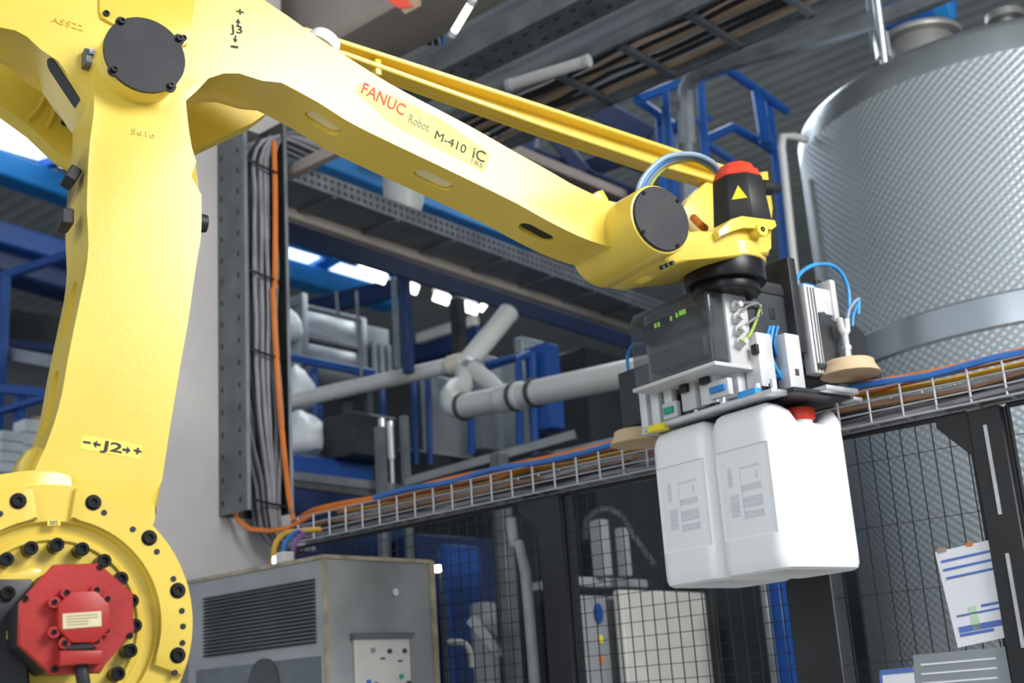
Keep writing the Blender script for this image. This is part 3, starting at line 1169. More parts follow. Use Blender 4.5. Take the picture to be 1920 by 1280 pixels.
# valve box: light base, smoked cover
vb = gbox('valve_box_base', (-0.145, -0.135, 0.60), (-0.05, 0.215, 0.845), GREYP, 0.005)
bm = nb()
pr = [V((-0.215, -0.132, 0.605)), V((-0.215, -0.132, 0.80)), V((-0.20, -0.132, 0.835)), V((-0.1455, -0.132, 0.842)), V((-0.1455, -0.132, 0.605))]
prism(bm, pr, (0, 0.344, 0), 0.012, 3)
sm_ = gpart('smoked_cover', bm, SMOKE, vb)
gbox('valve_box_rim', (-0.218, -0.137, 0.590), (-0.05, 0.217, 0.602), GREYP, 0.002, vb)
gbox('valve_module', (-0.185, -0.07, 0.64), (-0.144, 0.16, 0.70), DGREY, 0.003, vb)
gbox('valve_module', (-0.192, -0.09, 0.735), (-0.144, 0.18, 0.795), DPLATE, 0.003, vb)
for (y, z) in ((0.13, 0.772), (0.115, 0.772), (0.06, 0.775), (0.035, 0.778), (0.02, 0.78), (0.01, 0.78), (0.0, 0.78)):
    bm = nb()
    boxb(bm, (-0.196, y - 0.02, z), (-0.1915, y - 0.014, z + 0.014))
    gpart('indicator', bm, LEDG, vb)
for k in range(4):
    c = gyp(1374 + k * 3.2, 575 + k * 23, -0.135)
    bm = nb()
    cyl(bm, c + V((0, 0.005, 0)), c - V((0, 0.014, 0)), 0.0165, n=12)
    cyl(bm, c - V((0, 0.012, 0)), c - V((0, 0.034, 0)), 0.013, 0.009, n=16)
    gpart('cable_gland', bm, GREYP, vb)
for pts, mt_, r in (([(1382, 571), (1400, 567), (1422, 570), (1428, 590)], CABL, 0.004), ([(1385, 595), (1400, 575), (1420, 568)], CABL, 0.004), ([(1388, 638), (1404, 630), (1418, 600), (1426, 572)], YGREEN, 0.0045), ([(1386, 618), (1410, 600), (1424, 592)], CABL, 0.004)):
    bm = nb()
    tube(bm, [gyp(x, y, -0.165 + 0.012 * i) for i, (x, y) in enumerate(pts)], r, 8, 0.012)
    gpart('wire', bm, mt_)
# bright bodies of the clamp units below the box
gbox('clamp_cylinder', (-0.09, -0.10, 0.52), (-0.02, -0.03, 0.66), ALUW, 0.004)
gbox('clamp_cylinder', (-0.06, -0.165, 0.535), (0.005, -0.105, 0.70), ALUW, 0.004)
gbox('clamp_cylinder', (-0.13, 0.04, 0.51), (-0.07, 0.10, 0.60), GREYP, 0.003)
gbox('clamp_cylinder', (-0.13, -0.045, 0.51), (-0.07, 0.02, 0.60), ALUW, 0.003)
gbox('clamp_block', (-0.05, 0.02, 0.50), (0.06, 0.20, 0.60), DGREY, 0.004)
gbox('clamp_block', (-0.02, -0.10, 0.50), (0.10, 0.0, 0.60), DGREY, 0.004)
gbox('guide_rail', (-0.14, 0.245, 0.475), (-0.07, 0.275, 0.61), ALUW, 0.002)
gbox('guide_rail', (-0.14, 0.19, 0.485), (-0.09, 0.225, 0.60), ALUW, 0.002)
gbox('guide_rail', (-0.135, 0.135, 0.52), (-0.11, 0.17, 0.60), ALUW, 0.002)
gbox('valve_tag', (-0.148, 0.125, 0.515), (-0.14, 0.165, 0.535), GREENP, 0.001)
gbox('valve_tag_holder', (-0.14, 0.115, 0.50), (-0.12, 0.175, 0.55), GREYP, 0.002)
gbox('valve_tag', (-0.158, -0.105, 0.530), (-0.15, -0.045, 0.548), BHOSE, 0.001)
gbox('valve_tag_holder', (-0.15, -0.115, 0.515), (-0.13, -0.035, 0.565), GREYP, 0.002)
gbox('yellow_block', (-0.165, 0.165, 0.470), (-0.13, 0.225, 0.49), YELP, 0.002)
gbox('blue_block', (-0.15, -0.215, 0.490), (-0.12, -0.145, 0.512), LBHOSE, 0.002)
# clamp plates just over the cans
gbox('clamp_plate', (-0.15, -0.275, 0.480), (-0.085, 0.26, 0.495), ALU, 0.002)
gbox('clamp_plate', (-0.085, -0.30, 0.484), (0.16, 0.27, 0.500), DPLATE, 0.003)
gbox('clamp_plate', (0.02, -0.33, 0.492), (0.16, -0.20, 0.508), ALU, 0.002)
gbox('clamp_foot', (0.16, -0.31, 0.478), (0.20, -0.26, 0.490), ALU, 0.002)
for y in (-0.25, -0.19, -0.05, 0.06, 0.15):
    bm = nb()
    cyl(bm, (-0.11, y, 0.486), (-0.11, y, 0.53), 0.010, n=14)
    cyl(bm, (-0.11, y, 0.484), (-0.11, y, 0.494), 0.017, n=6)
    gpart('stud', bm, ALU)
for y, x in ((0.10, -0.10), (-0.02, -0.10), (-0.16, -0.02), (0.0, -0.02)):
    bm = nb()
    cyl(bm, (x, y, 0.495), (x, y, 0.515), 0.026, n=20)
    cyl(bm, (x, y, 0.515), (x, y, 0.545), 0.015, n=16)
    gpart('rod_end', bm, BLKM)
gbox('sensor', (-0.145, 0.06, 0.565), (-0.131, 0.09, 0.59), BLK, 0.002)
gbox('sensor', (-0.145, -0.03, 0.57), (-0.131, 0.005, 0.592), BLK, 0.002)
gbox('sensor', (-0.075, -0.172, 0.63), (-0.062, -0.15, 0.66), BLK, 0.002)
gbox('screw_plate', (0.085, -0.172, 0.58), (0.10, -0.169, 0.60), DGREY, 0.0)
# right-hand vertical profile and gusset
gbox('lift_profile', (0.185, -0.165, 0.60), (0.235, -0.125, 0.885), ALUW, 0.004)
for dx in (0.197, 0.212, 0.225):
    gbox('profile_groove', (dx - 0.002, -0.1664, 0.605), (dx + 0.002, -0.164, 0.875), DGREY, 0)
gbox('lift_profile', (0.06, -0.17, 0.52), (0.125, -0.12, 0.71), ALUW, 0.004)
gbox('lift_head', (0.235, -0.155, 0.80), (0.32, -0.12, 0.885), ALUW, 0.004)
gbox('lift_head', (0.32, -0.16, 0.78), (0.345, -0.10, 0.92), GREYP, 0.004)
bm = nb()
prism(bm, [(0.24, -0.162, 0.62), (0.245, -0.162, 0.80), (0.27, -0.162, 0.805), (0.375, -0.162, 0.74), (0.375, -0.162, 0.62)], (0, 0.014, 0), 0.002, 1)
gpart('gusset_plate', bm, DGREY)
bm = nb()
prism(bm, [(0.40, -0.10, 0.66), (0.40, -0.10, 0.835), (0.47, -0.10, 0.825), (0.545, -0.10, 0.775), (0.545, -0.10, 0.69), (0.52, -0.10, 0.66)], (0, 0.05, 0), 0.003, 1)
gpart('gusset_plate', bm, DPLATE)
gbox('pad_arm', (0.20, -0.17, 0.612), (0.50, -0.06, 0.632), DPLATE, 0.003)
gbox('left_pad_plate', (-0.07, 0.28, 0.535), (-0.055, 0.44, 0.72), DPLATE, 0.003)
gbox('left_pad_plate', (-0.06, 0.20, 0.62), (0.02, 0.45, 0.64), DPLATE, 0.003)
gbox('left_pad_bracket', (-0.06, 0.36, 0.52), (0.02, 0.44, 0.535), DGREY, 0.002)


def pad(c):
    bm = nb()
    R_ = 0.092
    lathe(bm, [(0, 0.0), (R_ * 0.25, 0.0), (R_ * 0.4, -0.004), (R_ * 0.55, 0.0), (R_ * 0.75, -0.003), (R_ * 0.96, -0.012), (R_ * 1.0, -0.010), (R_ * 0.93, 0.002), (R_ * 0.84, 0.018), (R_ * 0.82, 0.030), (R_ * 0.76, 0.034), (R_ * 0.2, 0.036), (0, 0.036)], c, 44)
    p = gpart('suction_pad', bm, PAD, sharp=50)
    bm = nb()
    cyl(bm, c + Z * 0.04, c + Z * 0.075, 0.012, n=14)
    cyl(bm, c + Z * 0.07, c + Z * 0.082, 0.016, n=6)
    gpart('pad_stem', bm, ALU)
    return p


p1_ = pad(gzp(1594, 697, 0.605))
p2_ = pad(gzp(1196, 826, 0.495))
pc = gzp(1594, 697, 0.605)
# hose Y fitting above the right pad
bm = nb()
tube(bm, [pc + Z * 0.07, pc + Z * 0.10, pc + Z * 0.13], 0.010, 10)
tube(bm, [pc + Z * 0.12, pc + Z * 0.135 + V((-0.012, 0, 0)), pc + Z * 0.17 + V((-0.016, 0, 0))], 0.011, 10)
tube(bm, [pc + Z * 0.12, pc + Z * 0.135 + V((0.014, 0, 0)), pc + Z * 0.17 + V((0.018, 0, 0))], 0.011, 10)
gpart('hose_fitting', bm, GREYP)
for pts, mt_, r, k in (([(1490, 528), (1505, 508), (1530, 496), (1558, 497), (1578, 512), (1590, 540), (1592, 575), (1586, 605), (1577, 640)], LBHOSE, 0.0065, -0.13), ([(1598, 612), (1600, 590), (1608, 570), (1611, 562), (1609, 590)], LBHOSE, 0.005, -0.14), ([(1588, 608), (1592, 582), (1603, 565), (1611, 560)], GRHOSE, 0.005, -0.15), ([(1482, 545), (1505, 534), (1530, 540), (1552, 560), (1566, 580)], BHOSE, 0.007, -0.10), ([(1443, 612), (1434, 650), (1442, 690), (1462, 710)], BHOSE, 0.006, -0.128), ([(1450, 612), (1440, 655), (1452, 690), (1465, 700)], LBHOSE, 0.006, -0.132), ([(1458, 612), (1452, 645), (1462, 680)], BHOSE, 0.006, -0.128), ([(1448, 620), (1445, 660), (1458, 696), (1470, 716)], LBHOSE, 0.005, -0.136)):
    bm = nb()
    tube(bm, [gyp(x, y, k) for x, y in pts], r, 10, 0.012)
    gpart('air_hose', bm, mt_)
bm = nb()
tube(bm, [gxp(x, y, -0.02) for x, y in ((1215, 646), (1190, 646), (1177, 665), (1178, 690), (1183, 712))], 0.006, 10, 0.012)
gpart('air_hose', bm, BHOSE)

# ------------------------------------------------------------------ vertical cable tray on the pillar
NB = -B
tl = hit(409, 600, B, WP)
lip = go(tl, NB, 459)
th_ = (lip - tl).length                                       # rail height
trr = go(lip, A, 541)
tw = (trr - lip).length
zt = goy(tl, Z, 225).z
zb = goy(tl, Z, 968).z
ctb = V((tl.x, tl.y, zb))
vt = empty('vertical_cable_tray', ctb, math.atan2(A.y, A.x))
tag(vt, 'galvanised vertical cable tray full of grey cables on the beige pillar', 'cable tray')
H = zt - zb


def vbox(name, p0, p1, mt, bev=0.0, kind=None):
    bm = nb()
    boxb(bm, p0, p1)
    if bev:
        bevel(bm, bev, 1)
    return obj(name, bm, mt, vt, kind=kind)


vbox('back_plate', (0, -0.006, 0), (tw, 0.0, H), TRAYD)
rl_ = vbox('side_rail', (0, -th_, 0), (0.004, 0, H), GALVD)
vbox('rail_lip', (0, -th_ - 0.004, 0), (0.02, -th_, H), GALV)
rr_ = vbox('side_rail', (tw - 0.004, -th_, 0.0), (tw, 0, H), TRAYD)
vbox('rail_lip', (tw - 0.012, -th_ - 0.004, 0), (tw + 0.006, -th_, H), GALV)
bm = nb()
k = 0.04
while k < H:
    for y in (-0.03, -th_ + 0.045):
        boxb(bm, (-0.0015, y - 0.006, k), (0.0, y + 0.006, k + 0.024))
    k += 0.105
obj('perforation', bm, BLK, rl_, kind='stuff')
bm = nb()
k = 0.3
while k < H:
    boxb(bm, (tw - 0.0055, -th_ * 0.45 - 0.008, k), (tw - 0.004, -th_ * 0.45 + 0.008, k + 0.022))
    k += 0.145
obj('perforation', bm, GALV, rr_, kind='stuff')


def vp(a, y, z):
    """tray-local to world"""
    return ctb + A * a + NB * y + Z * z


def cable(pts, r, mt, label, group, step=0.08, n=6, name='cable'):
    bm = nb()
    tube(bm, pts, r, n, step)
    return tag(obj(name, bm, mt), label, 'cable', group)


G1 = 'grey cables in the vertical tray'
nC = 22
for i in range(nC):
    f = i / (nC - 1)
    a = 0.022 + f * (tw - 0.05)
    y = th_ * (0.62 + 0.25 * math.sin(i * 2.4)) 
    pts = []
    topz = H - 0.02 - 0.10 * (1 - f)
    # bend out to the right at the top
    pts += [vp(a + 0.42 + 0.1 * f, y - 0.03, topz + 0.02), vp(a + 0.2, y - 0.01, topz + 0.02), vp(a + 0.06, y, topz - 0.04), vp(a, y, topz - 0.16)]
    z = topz - 0.3
    while z > 0.62:
        pts.append(vp(a + random.uniform(-0.006, 0.006), y + random.uniform(-0.006, 0.006), z))
        z -= 0.22
    mid = tw * 0.55
    a2 = a * 0.8 + tw * 0.22
    pts += [vp(a2 * 0.6 + a * 0.4 + random.uniform(-0.02, 0.02), y, 0.42), vp(mid + (a - mid) * 0.45 + 0.03, y, 0.12), vp(tw * 0.75 + (a - mid) * 0.35, y - 0.01, -0.06), vp(tw * 1.1 + (a - mid) * 0.2, y - 0.02, -0.13 - 0.02 * f), vp(tw * 1.7, y - 0.04, -0.12 - 0.03 * f)]
    kd = (1, 0, 1, 2, 0, 1)[i % 6]
    cable(pts, 0.0095 if i % 4 else 0.012, (CABG, CABL, CABK)[kd], ('mid grey cable running down inside the vertical cable tray', 'light grey cable running down inside the vertical cable tray', 'black cable running down inside the vertical cable tray')[kd], G1)
for iz, z in enumerate((0.05, H * 0.38, H * 0.575, H * 0.86)):
    bm = nb()
    tube(bm, [vp(0.012, th_ * 0.55, z + 0.006), vp(0.03, th_ * 0.98, z), vp(tw * 0.45, th_ * 1.0, z - 0.012), vp(tw - 0.03, th_ * 0.95, z - 0.02), vp(tw - 0.02, th_ * 0.5, z - 0.01)], 0.006, 6, 0.03)
    obj('cable_tie', bm, BLK, None)
    o = bpy.context.scene.collection.objects[-1]
    tag(o, ('lowest', 'second lowest', 'second highest', 'highest')[iz] + ' black cable tie round the cables in the vertical tray', 'cable tie', 'black ties round the tray cables')

# ------------------------------------------------------------------ wire basket tray along the fence
T0 = at(546, 1018, 5.65)
TB = goy(go(T0, B, 1240), Z, 878)
tdir = None
# basket runs along the building axis; nearer the camera at the right
TE = go(T0, NB, 2080) + NB * 1.2
TLn = (TE - T0).length
bk = empty('wire_basket_tray', T0, math.atan2(NB.y, NB.x))
tag(bk, 'long wire basket cable tray on top of the black mesh fence', 'cable tray')
BH, BW = 0.105, 0.16                                          # height, depth (behind)


def bp(s, d, z):
    return V((s, d, z))


def bw(s, d, z):
    return T0 + NB * s + (-A if False else A) * 0 + perp * d + Z * z


perp = V((-NB.y, NB.x, 0))                                     # local +y of the basket
if perp.dot(V((0, 1, 0))) < 0:
    perp = -perp
sgn = 1 if perp.dot(V((-math.sin(math.atan2(NB.y, NB.x)), math.cos(math.atan2(NB.y, NB.x)), 0))) > 0 else -1
for d, z in ((0, 0.0), (0, 0.035), (0, 0.07), (0, BH), (BW * 0.5, 0), (BW, 0), (BW, 0.05), (BW, BH)):
    bm = nb()
    tube(bm, [V((0, sgn * d, z)), V((TLn, sgn * d, z))], 0.0028 if z not in (0.0,) else 0.004, 6)
    obj('long_wire', bm, WIRE, bk)
k = 0.05
base = None
while k < TLn:
    if base is None:
        bm = nb()
        tube(bm, [V((0, 0, BH)), V((0, 0, 0)), V((0, sgn * BW, 0)), V((0, sgn * BW, BH))], 0.004, 6)
        base = obj('cross_wire', bm, WIRE, bk)
        base.location = (k, 0, 0)
    else:
        c = base.copy()
        col.objects.link(c)
        c.location = (k, 0, 0)
    k += 0.105
G2 = 'grey cables heaped in the wire basket tray'


def run(d, z, r, mt, label, group, s0=0.0, s1=None, amp=0.008, pre=()):
    s1 = TLn if s1 is None else s1
    pts = list(pre)
    s = s0
    while s < s1:
        pts.append(bw(s, d + random.uniform(-amp, amp), z + random.uniform(-amp, amp)))
        s += 0.22
    pts.append(bw(s1, d, z))
    return cable(pts, r, mt, label, group, 0.08, 6)


for i in range(15):
    r = random.choice((0.009, 0.011, 0.013))
    run(0.012 + 0.13 * ((i * 0.37) % 1), 0.014 + 0.055 * ((i * 0.618) % 1), r, (CABG, CABL, CABK, CABL, CABG, CABT)[i % 6], ('mid grey', 'light grey', 'black', 'light grey', 'mid grey', 'brown')[i % 6] + ' cable lying in the wire basket tray', G2)
oc1 = [vp(tw * 0.80, th_ * 0.9, H - 0.12), vp(tw * 0.76, th_ * 0.96, H - 0.5), vp(tw * 0.70, th_ * 0.98, H * 0.55), vp(tw * 0.66, th_ * 0.98, 1.05), vp(tw * 0.74, th_ * 1.0, 0.55), vp(tw * 0.92, th_ * 1.0, 0.08), vp(tw * 1.05, th_ * 0.95, -0.03)]
run(0.03, 0.125, 0.013, CABO, 'orange cable coming down the tray and along the fence top', None, 0.12, amp=0.006, pre=oc1)
oc2 = [at(440, 958, 5.75), at(446, 975, 5.75), at(470, 992, 5.72), at(505, 995, 5.7), at(540, 990, 5.66)]
run(0.015, 0.112, 0.011, CABO, 'orange cable looping from under the tray end along the fence top', None, 0.15, s1=TLn * 0.5, amp=0.006, pre=oc2)
run(0.0, 0.118, 0.011, CABB, 'blue cable lying on top of the wire basket tray', None, 0.55, amp=0.012)
run(0.10, 0.105, 0.009, CABY, 'yellow cable lying in the wire basket tray', None, 0.2, amp=0.010)
run(0.075, 0.122, 0.010, CABO, 'orange cable along the far edge of the wire basket tray', None, 0.5, amp=0.006)
for i, (mt_, lb) in enumerate(((CABY, 'yellow cable arching down to the grey cabinet'), (CABB, 'blue cable arching down to the grey cabinet'), (CABV, 'violet cable arching down to the grey cabinet'))):
    x = 512 + i * 18
    cable([at(600, 992, 5.2), at(560, 996, 5.1), at(x + 22, 1000, 5.05), at(x + 6, 1016, 5.0), at(x, 1046, 5.0), at(x - 1, 1075, 5.0)], 0.011, mt_, lb, None, 0.02)

# ------------------------------------------------------------------ fence under the basket
def fp(s, z):
    return T0 + NB * s + perp * 0.06 + Z * (z - T0.z)


ztop = T0.z - 0.015


def s_at(px):
    q = go(T0 + perp * 0.06, NB, px)
    return (q - (T0 + perp * 0.06)).dot(NB)


posts = []
for px, w, lab in ((1045, 0.115, 'black fence post with a conduit beside it, left of the jerrycans'), (1518, 0.16, 'wide black double fence post below the right jerrycan'), (1900, 0.10, 'black fence post at the right edge in front of the tank')):
    P_ = goy(fp(s_at(px), 1.5), Z, 1050)
    s = (go(P_, NB, px) - (T0 + perp * 0.06)).dot(NB)
    e = empty('fence_post', fp(s, 0), math.atan2(NB.y, NB.x))
    tag(e, lab, 'post', 'black fence posts')
    bm = nb()
    boxb(bm, (-w / 2, -0.03, 0), (w / 2, 0.05, ztop))
    bevel(bm, 0.004, 1)
    obj('upright', bm, FPOST, e)
    bm = nb()
    boxb(bm, (-w / 2 - 0.03, -0.06, 0), (w / 2 + 0.03, 0.08, 0.012))
    obj('foot_plate', bm, FPOST, e)
    bm = nb()
    prism(bm, [V((-w / 2, -0.02, ztop)), V((-w / 2 - 0.10, -0.02, ztop)), V((-w / 2 - 0.10, -0.02, ztop - 0.03)), V((-w / 2, -0.02, ztop - 0.14))], (0, 0.03, 0))
    obj('tray_bracket', bm, FPOST, e)
    if px > 1800:
        for dz in (0.05, 0.42):
            bm = nb()
            boxb(bm, (-0.006, -0.034, ztop - dz - 0.26), (0.004, -0.03, ztop - dz))
            obj('bright_slot', bm, WIRE, e)
    if px == 1535:
        bm = nb()
        boxb(bm, (-0.004, -0.034, 0.9), (0.004, -0.03, ztop))
        obj('panel_gap', bm, BLK, e)
    posts.append((s, w))
edges = [-0.1] + [s for s, w in posts] + [TLn]
labs = ('black wire mesh fence panel between the grey cabinet and the first post', 'black wire mesh fence panel behind the white jerrycans', 'black fence panel of vertical wires in front of the steel tank', 'black wire mesh fence panel at the far right edge')
for i in range(4):
    s0, s1 = edges[i] + 0.06, edges[i + 1] - 0.06
    e = empty('mesh_fence', fp(s0, 0.1), math.atan2(NB.y, NB.x))
    tag(e, labs[i], 'fence', 'black mesh fence panels')
    W_, H_ = s1 - s0, ztop - 0.1
    for (p0, p1) in (((0, 0, 0), (W_, 0, 0)), ((0, 0, H_), (W_, 0, H_)), ((0, 0, 0), (0, 0, H_)), ((W_, 0, 0), (W_, 0, H_))):
        bm = nb()
        tube(bm, [V(p0), V(p1)], 0.008, 6)
        obj('frame_bar', bm, FWIRE, e)
    bm = nb()
    x = 0.05
    while x < W_ - 0.01:
        tube(bm, [V((x, 0, 0)), V((x, 0, H_))], 0.0022, 4)
        x += 0.05
    z = 0.05
    while z < H_:
        tube(bm, [V((0, 0.004, z)), V((W_, 0.004, z))], 0.0017 if i < 2 else 0.0013, 4)
        z += 0.05 if i < 2 else 0.20
    obj('wire_mesh', bm, FWIRE, e, kind='stuff')
# grey conduit down the first post
sP = posts[0][0]
bm = nb()
tube(bm, [fp(sP - 0.17, ztop - 0.06) + NB * 0 - perp * 0.05, fp(sP - 0.16, ztop - 0.16) - perp * 0.05, fp(sP - 0.115, ztop - 0.27) - perp * 0.05, fp(sP - 0.105, 1.0) - perp * 0.05, fp(sP - 0.10, 0.1) - perp * 0.05], 0.021, 10, 0.05)
tag(obj('cable_conduit', bm, CABL), 'grey conduit running down the black fence post', 'conduit')

# notices on the fence
def sheet(name, pix, push, mt, label):
    pts = [hit(x, y, perp, T0 + perp * (0.06 - push)) for x, y in pix]
    o = sum(pts, V()) / len(pts)
    e = empty(name, o)
    tag(e, label, 'notice')
    bm = nb()
    prism(bm, [p - o for p in pts], perp * 0.0015)
    obj('paper', bm, mt, e)
    ex = (pts[1] - pts[0])
    ey = (pts[3] - pts[0])

    def strip(u0, u1, v0, v1, m_, nm='printed_line'):
        bm = nb()
        q = [pts[0] - o + ex * u + ey * v - perp * 0.0012 for u, v in ((u0, v0), (u1, v0), (u1, v1), (u0, v1))]
        prism(bm, q, perp * 0.001)
        obj(nm, bm, m_, e)
    return strip


st = sheet('paper_notice', ((1753, 1035), (1872, 1008), (1917, 1188), (1796, 1214)), 0.012, NOTICE, 'white paper notice with blue lines taped to the fence at right')
for v0, v1, u0, u1 in ((0.10, 0.125, 0.06, 0.97), (0.19, 0.215, 0.06, 0.97), (0.28, 0.305, 0.08, 0.97), (0.68, 0.70, 0.1, 0.92), (0.62, 0.645, 0.5, 0.9), (0.80, 0.86, 0.08, 0.95), (0.87, 0.90, 0.08, 0.6)):
    st(u0, u1, v0, v1, NBLUE)
st(0.30, 0.42, 0.62, 0.85, NGREEN, 'tinted_field')
st(0.04, 0.18, -0.03, 0.02, CARD, 'tape')
st(0.5, 0.6, -0.02, 0.02, CABO, 'tape')
st = sheet('paper_notice', ((1712, 1228), (1884, 1212), (1905, 1330), (1720, 1345)), 0.01, GPANEL, 'pale grey sheet under the white notice on the fence')
for v in (0.15, 0.3, 0.45, 0.6):
    st(0.08, 0.9, v, v + 0.03, NOTICE)
st = sheet('paper_notice', ((1648, 1256), (1712, 1250), (1720, 1320), (1655, 1325)), 0.01, NOTICE, 'small blue-edged white card low on the fence')
st(0, 1, 0, 0.14, NBLUE)
st(0, 0.08, 0, 1, NBLUE)

# ------------------------------------------------------------------ grey cabinet in front of the pillar
cn = at(607, 1041, 4.55)
cl_ = go(cn, B, 352)
cr_ = go(cn, A, 808)
Wc, Dc = (cr_ - cn).length, (cl_ - cn).length
cab = empty('control_cabinet', V((cn.x, cn.y, 0)), math.atan2(A.y, A.x))
tag(cab, 'dusty grey control cabinet with a louvred side at the bottom of the photo', 'cabinet')
bm = nb()
boxb(bm, (0, 0, 0.0), (Wc, Dc, cn.z))
bevel(bm, 0.008, 2)
obj('body', bm, CABN, cab)
for p0, p1 in (((-0.004, -0.004, 0), (0.008, 0.008, cn.z)), ((Wc - 0.012, -0.006, 0), (Wc + 0.012, 0.012, cn.z)), ((0, -0.005, cn.z - 0.01), (Wc, 0.006, cn.z + 0.004)), ((-0.005, 0, cn.z - 0.01), (0.006, Dc, cn.z + 0.004))):
    bm = nb()
    boxb(bm, p0, p1)
    obj('edge_trim', bm, CABE, cab)
nl = 17
for i in range(nl):
    z = cn.z - 0.075 - i * 0.0135
    bm = nb()
    prism(bm, [V((-0.002, 0.05, z)), V((-0.012, 0.05, z - 0.007)), V((-0.002, 0.05, z - 0.009))], (0, Dc - 0.16, 0))
    obj('louvre', bm, DGREY, cab)
bm = nb()
boxb(bm, (-0.003, 0.03, 0.2), (0.0, Dc - 0.06, cn.z - 0.345))
obj('side_panel', bm, GALVD, cab)
bm = nb()
cyl(bm, (-0.006, Dc * 0.42, cn.z - 0.42), (0.0, Dc * 0.42, cn.z - 0.42), 0.09, n=28)
obj('fan_cover', bm, DGREY, cab)
# operator panel (white) on the right face
p0 = hit(660, 1190, B, cn)
p1 = hit(762, 1190, B, cn)
u0, u1 = (p0 - cn).dot(A), (p1 - cn).dot(A)
zp = p0.z
bm = nb()
boxb(bm, (u0, -0.016, 0.75), (u1, 0, zp - 0.012))
bevel(bm, 0.003, 1)
op = obj('operator_panel', bm, WPANEL, cab)
bm = nb()
boxb(bm, (u0 - 0.012, -0.03, zp - 0.014), (u1 + 0.012, 0, zp + 0.006))
obj('panel_hood', bm, GALVD, cab)
for i, (fu, dz, mt_) in enumerate(((0.3, 0.055, GALV), (0.6, 0.06, DGREY), (0.88, 0.06, DGREY), (0.48, 0.085, DGREY), (0.80, 0.095, DGREY), (0.2, 0.165, CABB), (0.33, 0.175, INK), (0.62, 0.175, GREYP), (0.80, 0.15, GREENP), (0.93, 0.175, DGREY), (0.2, 0.10, GREYP))):
    bm = nb()
    c = V((u0 + (u1 - u0) * fu, -0.016, zp - dz))
    if i in (3, 4, 10):
        box(bm, c, (0.022, 0.004, 0.006))
    else:
        cyl(bm, c, c - V((0, 0.01, 0)), 0.008, n=12)
    obj('knob', bm, mt_, op)
bm = nb()
c = hit(740, 1110, B, cn) - V((cn.x, cn.y, 0))
c = V((c.dot(A), -0.002, c.z))
cyl(bm, c, c - V((0, 0.006, 0)), 0.013, n=18)
obj('badge', bm, GREYP, cab)
# white junction box and a lit indicator on the cabinet top
bm = nb()
c = at(534, 1046, 4.75)
box(bm, V((c.x, c.y, cn.z + 0.024)), (0.05, 0.05, 0.045), A, B)
bevel(bm, 0.003, 1)
tag(obj('junction_box', bm, WPANEL), 'small white junction box on top of the grey cabinet', 'junction box')
bm = nb()
c = at(516, 1044, 4.76)
lathe(bm, [(0, 0.0), (0.010, 0.0), (0.012, 0.016), (0.010, 0.03), (0, 0.034)], V((c.x, c.y, cn.z + 0.004)), 16)
tag(obj('indicator_lamp', bm, LAMP), 'small glowing lamp beside the white junction box on the cabinet', 'lamp')
# glowing lamp on a thin mast right of the cabinet
mp_ = at(820, 1066, 5.2)
e = empty('mast_lamp', V((mp_.x, mp_.y, 0)))
tag(e, 'small lit lamp on a thin grey mast right of the cabinet', 'lamp')
bm = nb()
tube(bm, [V((0.015, 0, 0)), V((0.015, 0, mp_.z))], 0.008, 8)
obj('mast', bm, GALVD, e)
bm = nb()
box(bm, V((0, 0, mp_.z)), (0.04, 0.03, 0.03))
bevel(bm, 0.008, 2)
obj('lamp_head', bm, LAMP, e)
tag(beam('support_post', at(824, 1120, 5.3), V((at(824, 1120, 5.3).x, at(824, 1120, 5.3).y, 0)), 0.05, 0.05, NAVY, up=A), 'dark navy support post beside the lamp mast and the cabinet', 'post')
bm = nb()
tube(bm, [at(815, 1205, 5.25), at(850, 1203, 5.25), at(872, 1206, 5.25), at(882, 1225, 5.25), at(884, 1250, 5.25)], 0.012, 8, 0.03)
tag(obj('bent_pipe', bm, PVC), 'short bent grey pipe beside the lamp mast', 'pipe')

# ------------------------------------------------------------------ steel tank at the right
def tank_material():
    mt = bpy.data.materials.new('dimpled_stainless_steel')
    mt.use_nodes = True
    N, L = mt.node_tree.nodes, mt.node_tree.links
    b = N['Principled BSDF']
    b.inputs['Metallic'].default_value = 0.65
    b.inputs['Roughness'].default_value = 0.42
    tc = N.new('ShaderNodeTexCoord')
    sp = N.new('ShaderNodeSeparateXYZ')
    L.new(tc.outputs['Object'], sp.inputs[0])

    def mth(op, a, b_=None):
        n = N.new('ShaderNodeMath')
        n.operation = op
        for i, v in enumerate((a, b_)):
            if v is None:
                continue
            if isinstance(v, (int, float)):
                n.inputs[i].default_value = v
            else:
                L.new(v, n.inputs[i])
        return n.outputs[0]
    ang = mth('ARCTAN2', sp.outputs[1], sp.outputs[0])
    u = mth('MULTIPLY', ang, TR)
    k = math.pi / 0.026
    s1 = mth('SINE', mth('MULTIPLY', u, k))
    s2 = mth('SINE', mth('MULTIPLY', sp.outputs[2], k * 1.25))
    hgt = mth('MULTIPLY', s1, s2)
    bp_ = N.new('ShaderNodeBump')
    bp_.inputs['Strength'].default_value = 0.32
    bp_.inputs['Distance'].default_value = 0.006
    L.new(hgt, bp_.inputs['Height'])
    L.new(bp_.outputs[0], b.inputs['Normal'])
    nz = N.new('ShaderNodeTexNoise')
    nz.inputs['Scale'].default_value = 1.3
    nz.inputs['Detail'].default_value = 4
    L.new(tc.outputs['Object'], nz.inputs['Vector'])
    cr = N.new('ShaderNodeValToRGB')
    cr.color_ramp.elements[0].color = (0.36, 0.40, 0.42, 1)
    cr.color_ramp.elements[1].color = (0.50, 0.545, 0.57, 1)
    L.new(nz.outputs['Fac'], cr.inputs[0])
    L.new(cr.outputs[0], b.inputs['Base Color'])
    return mt


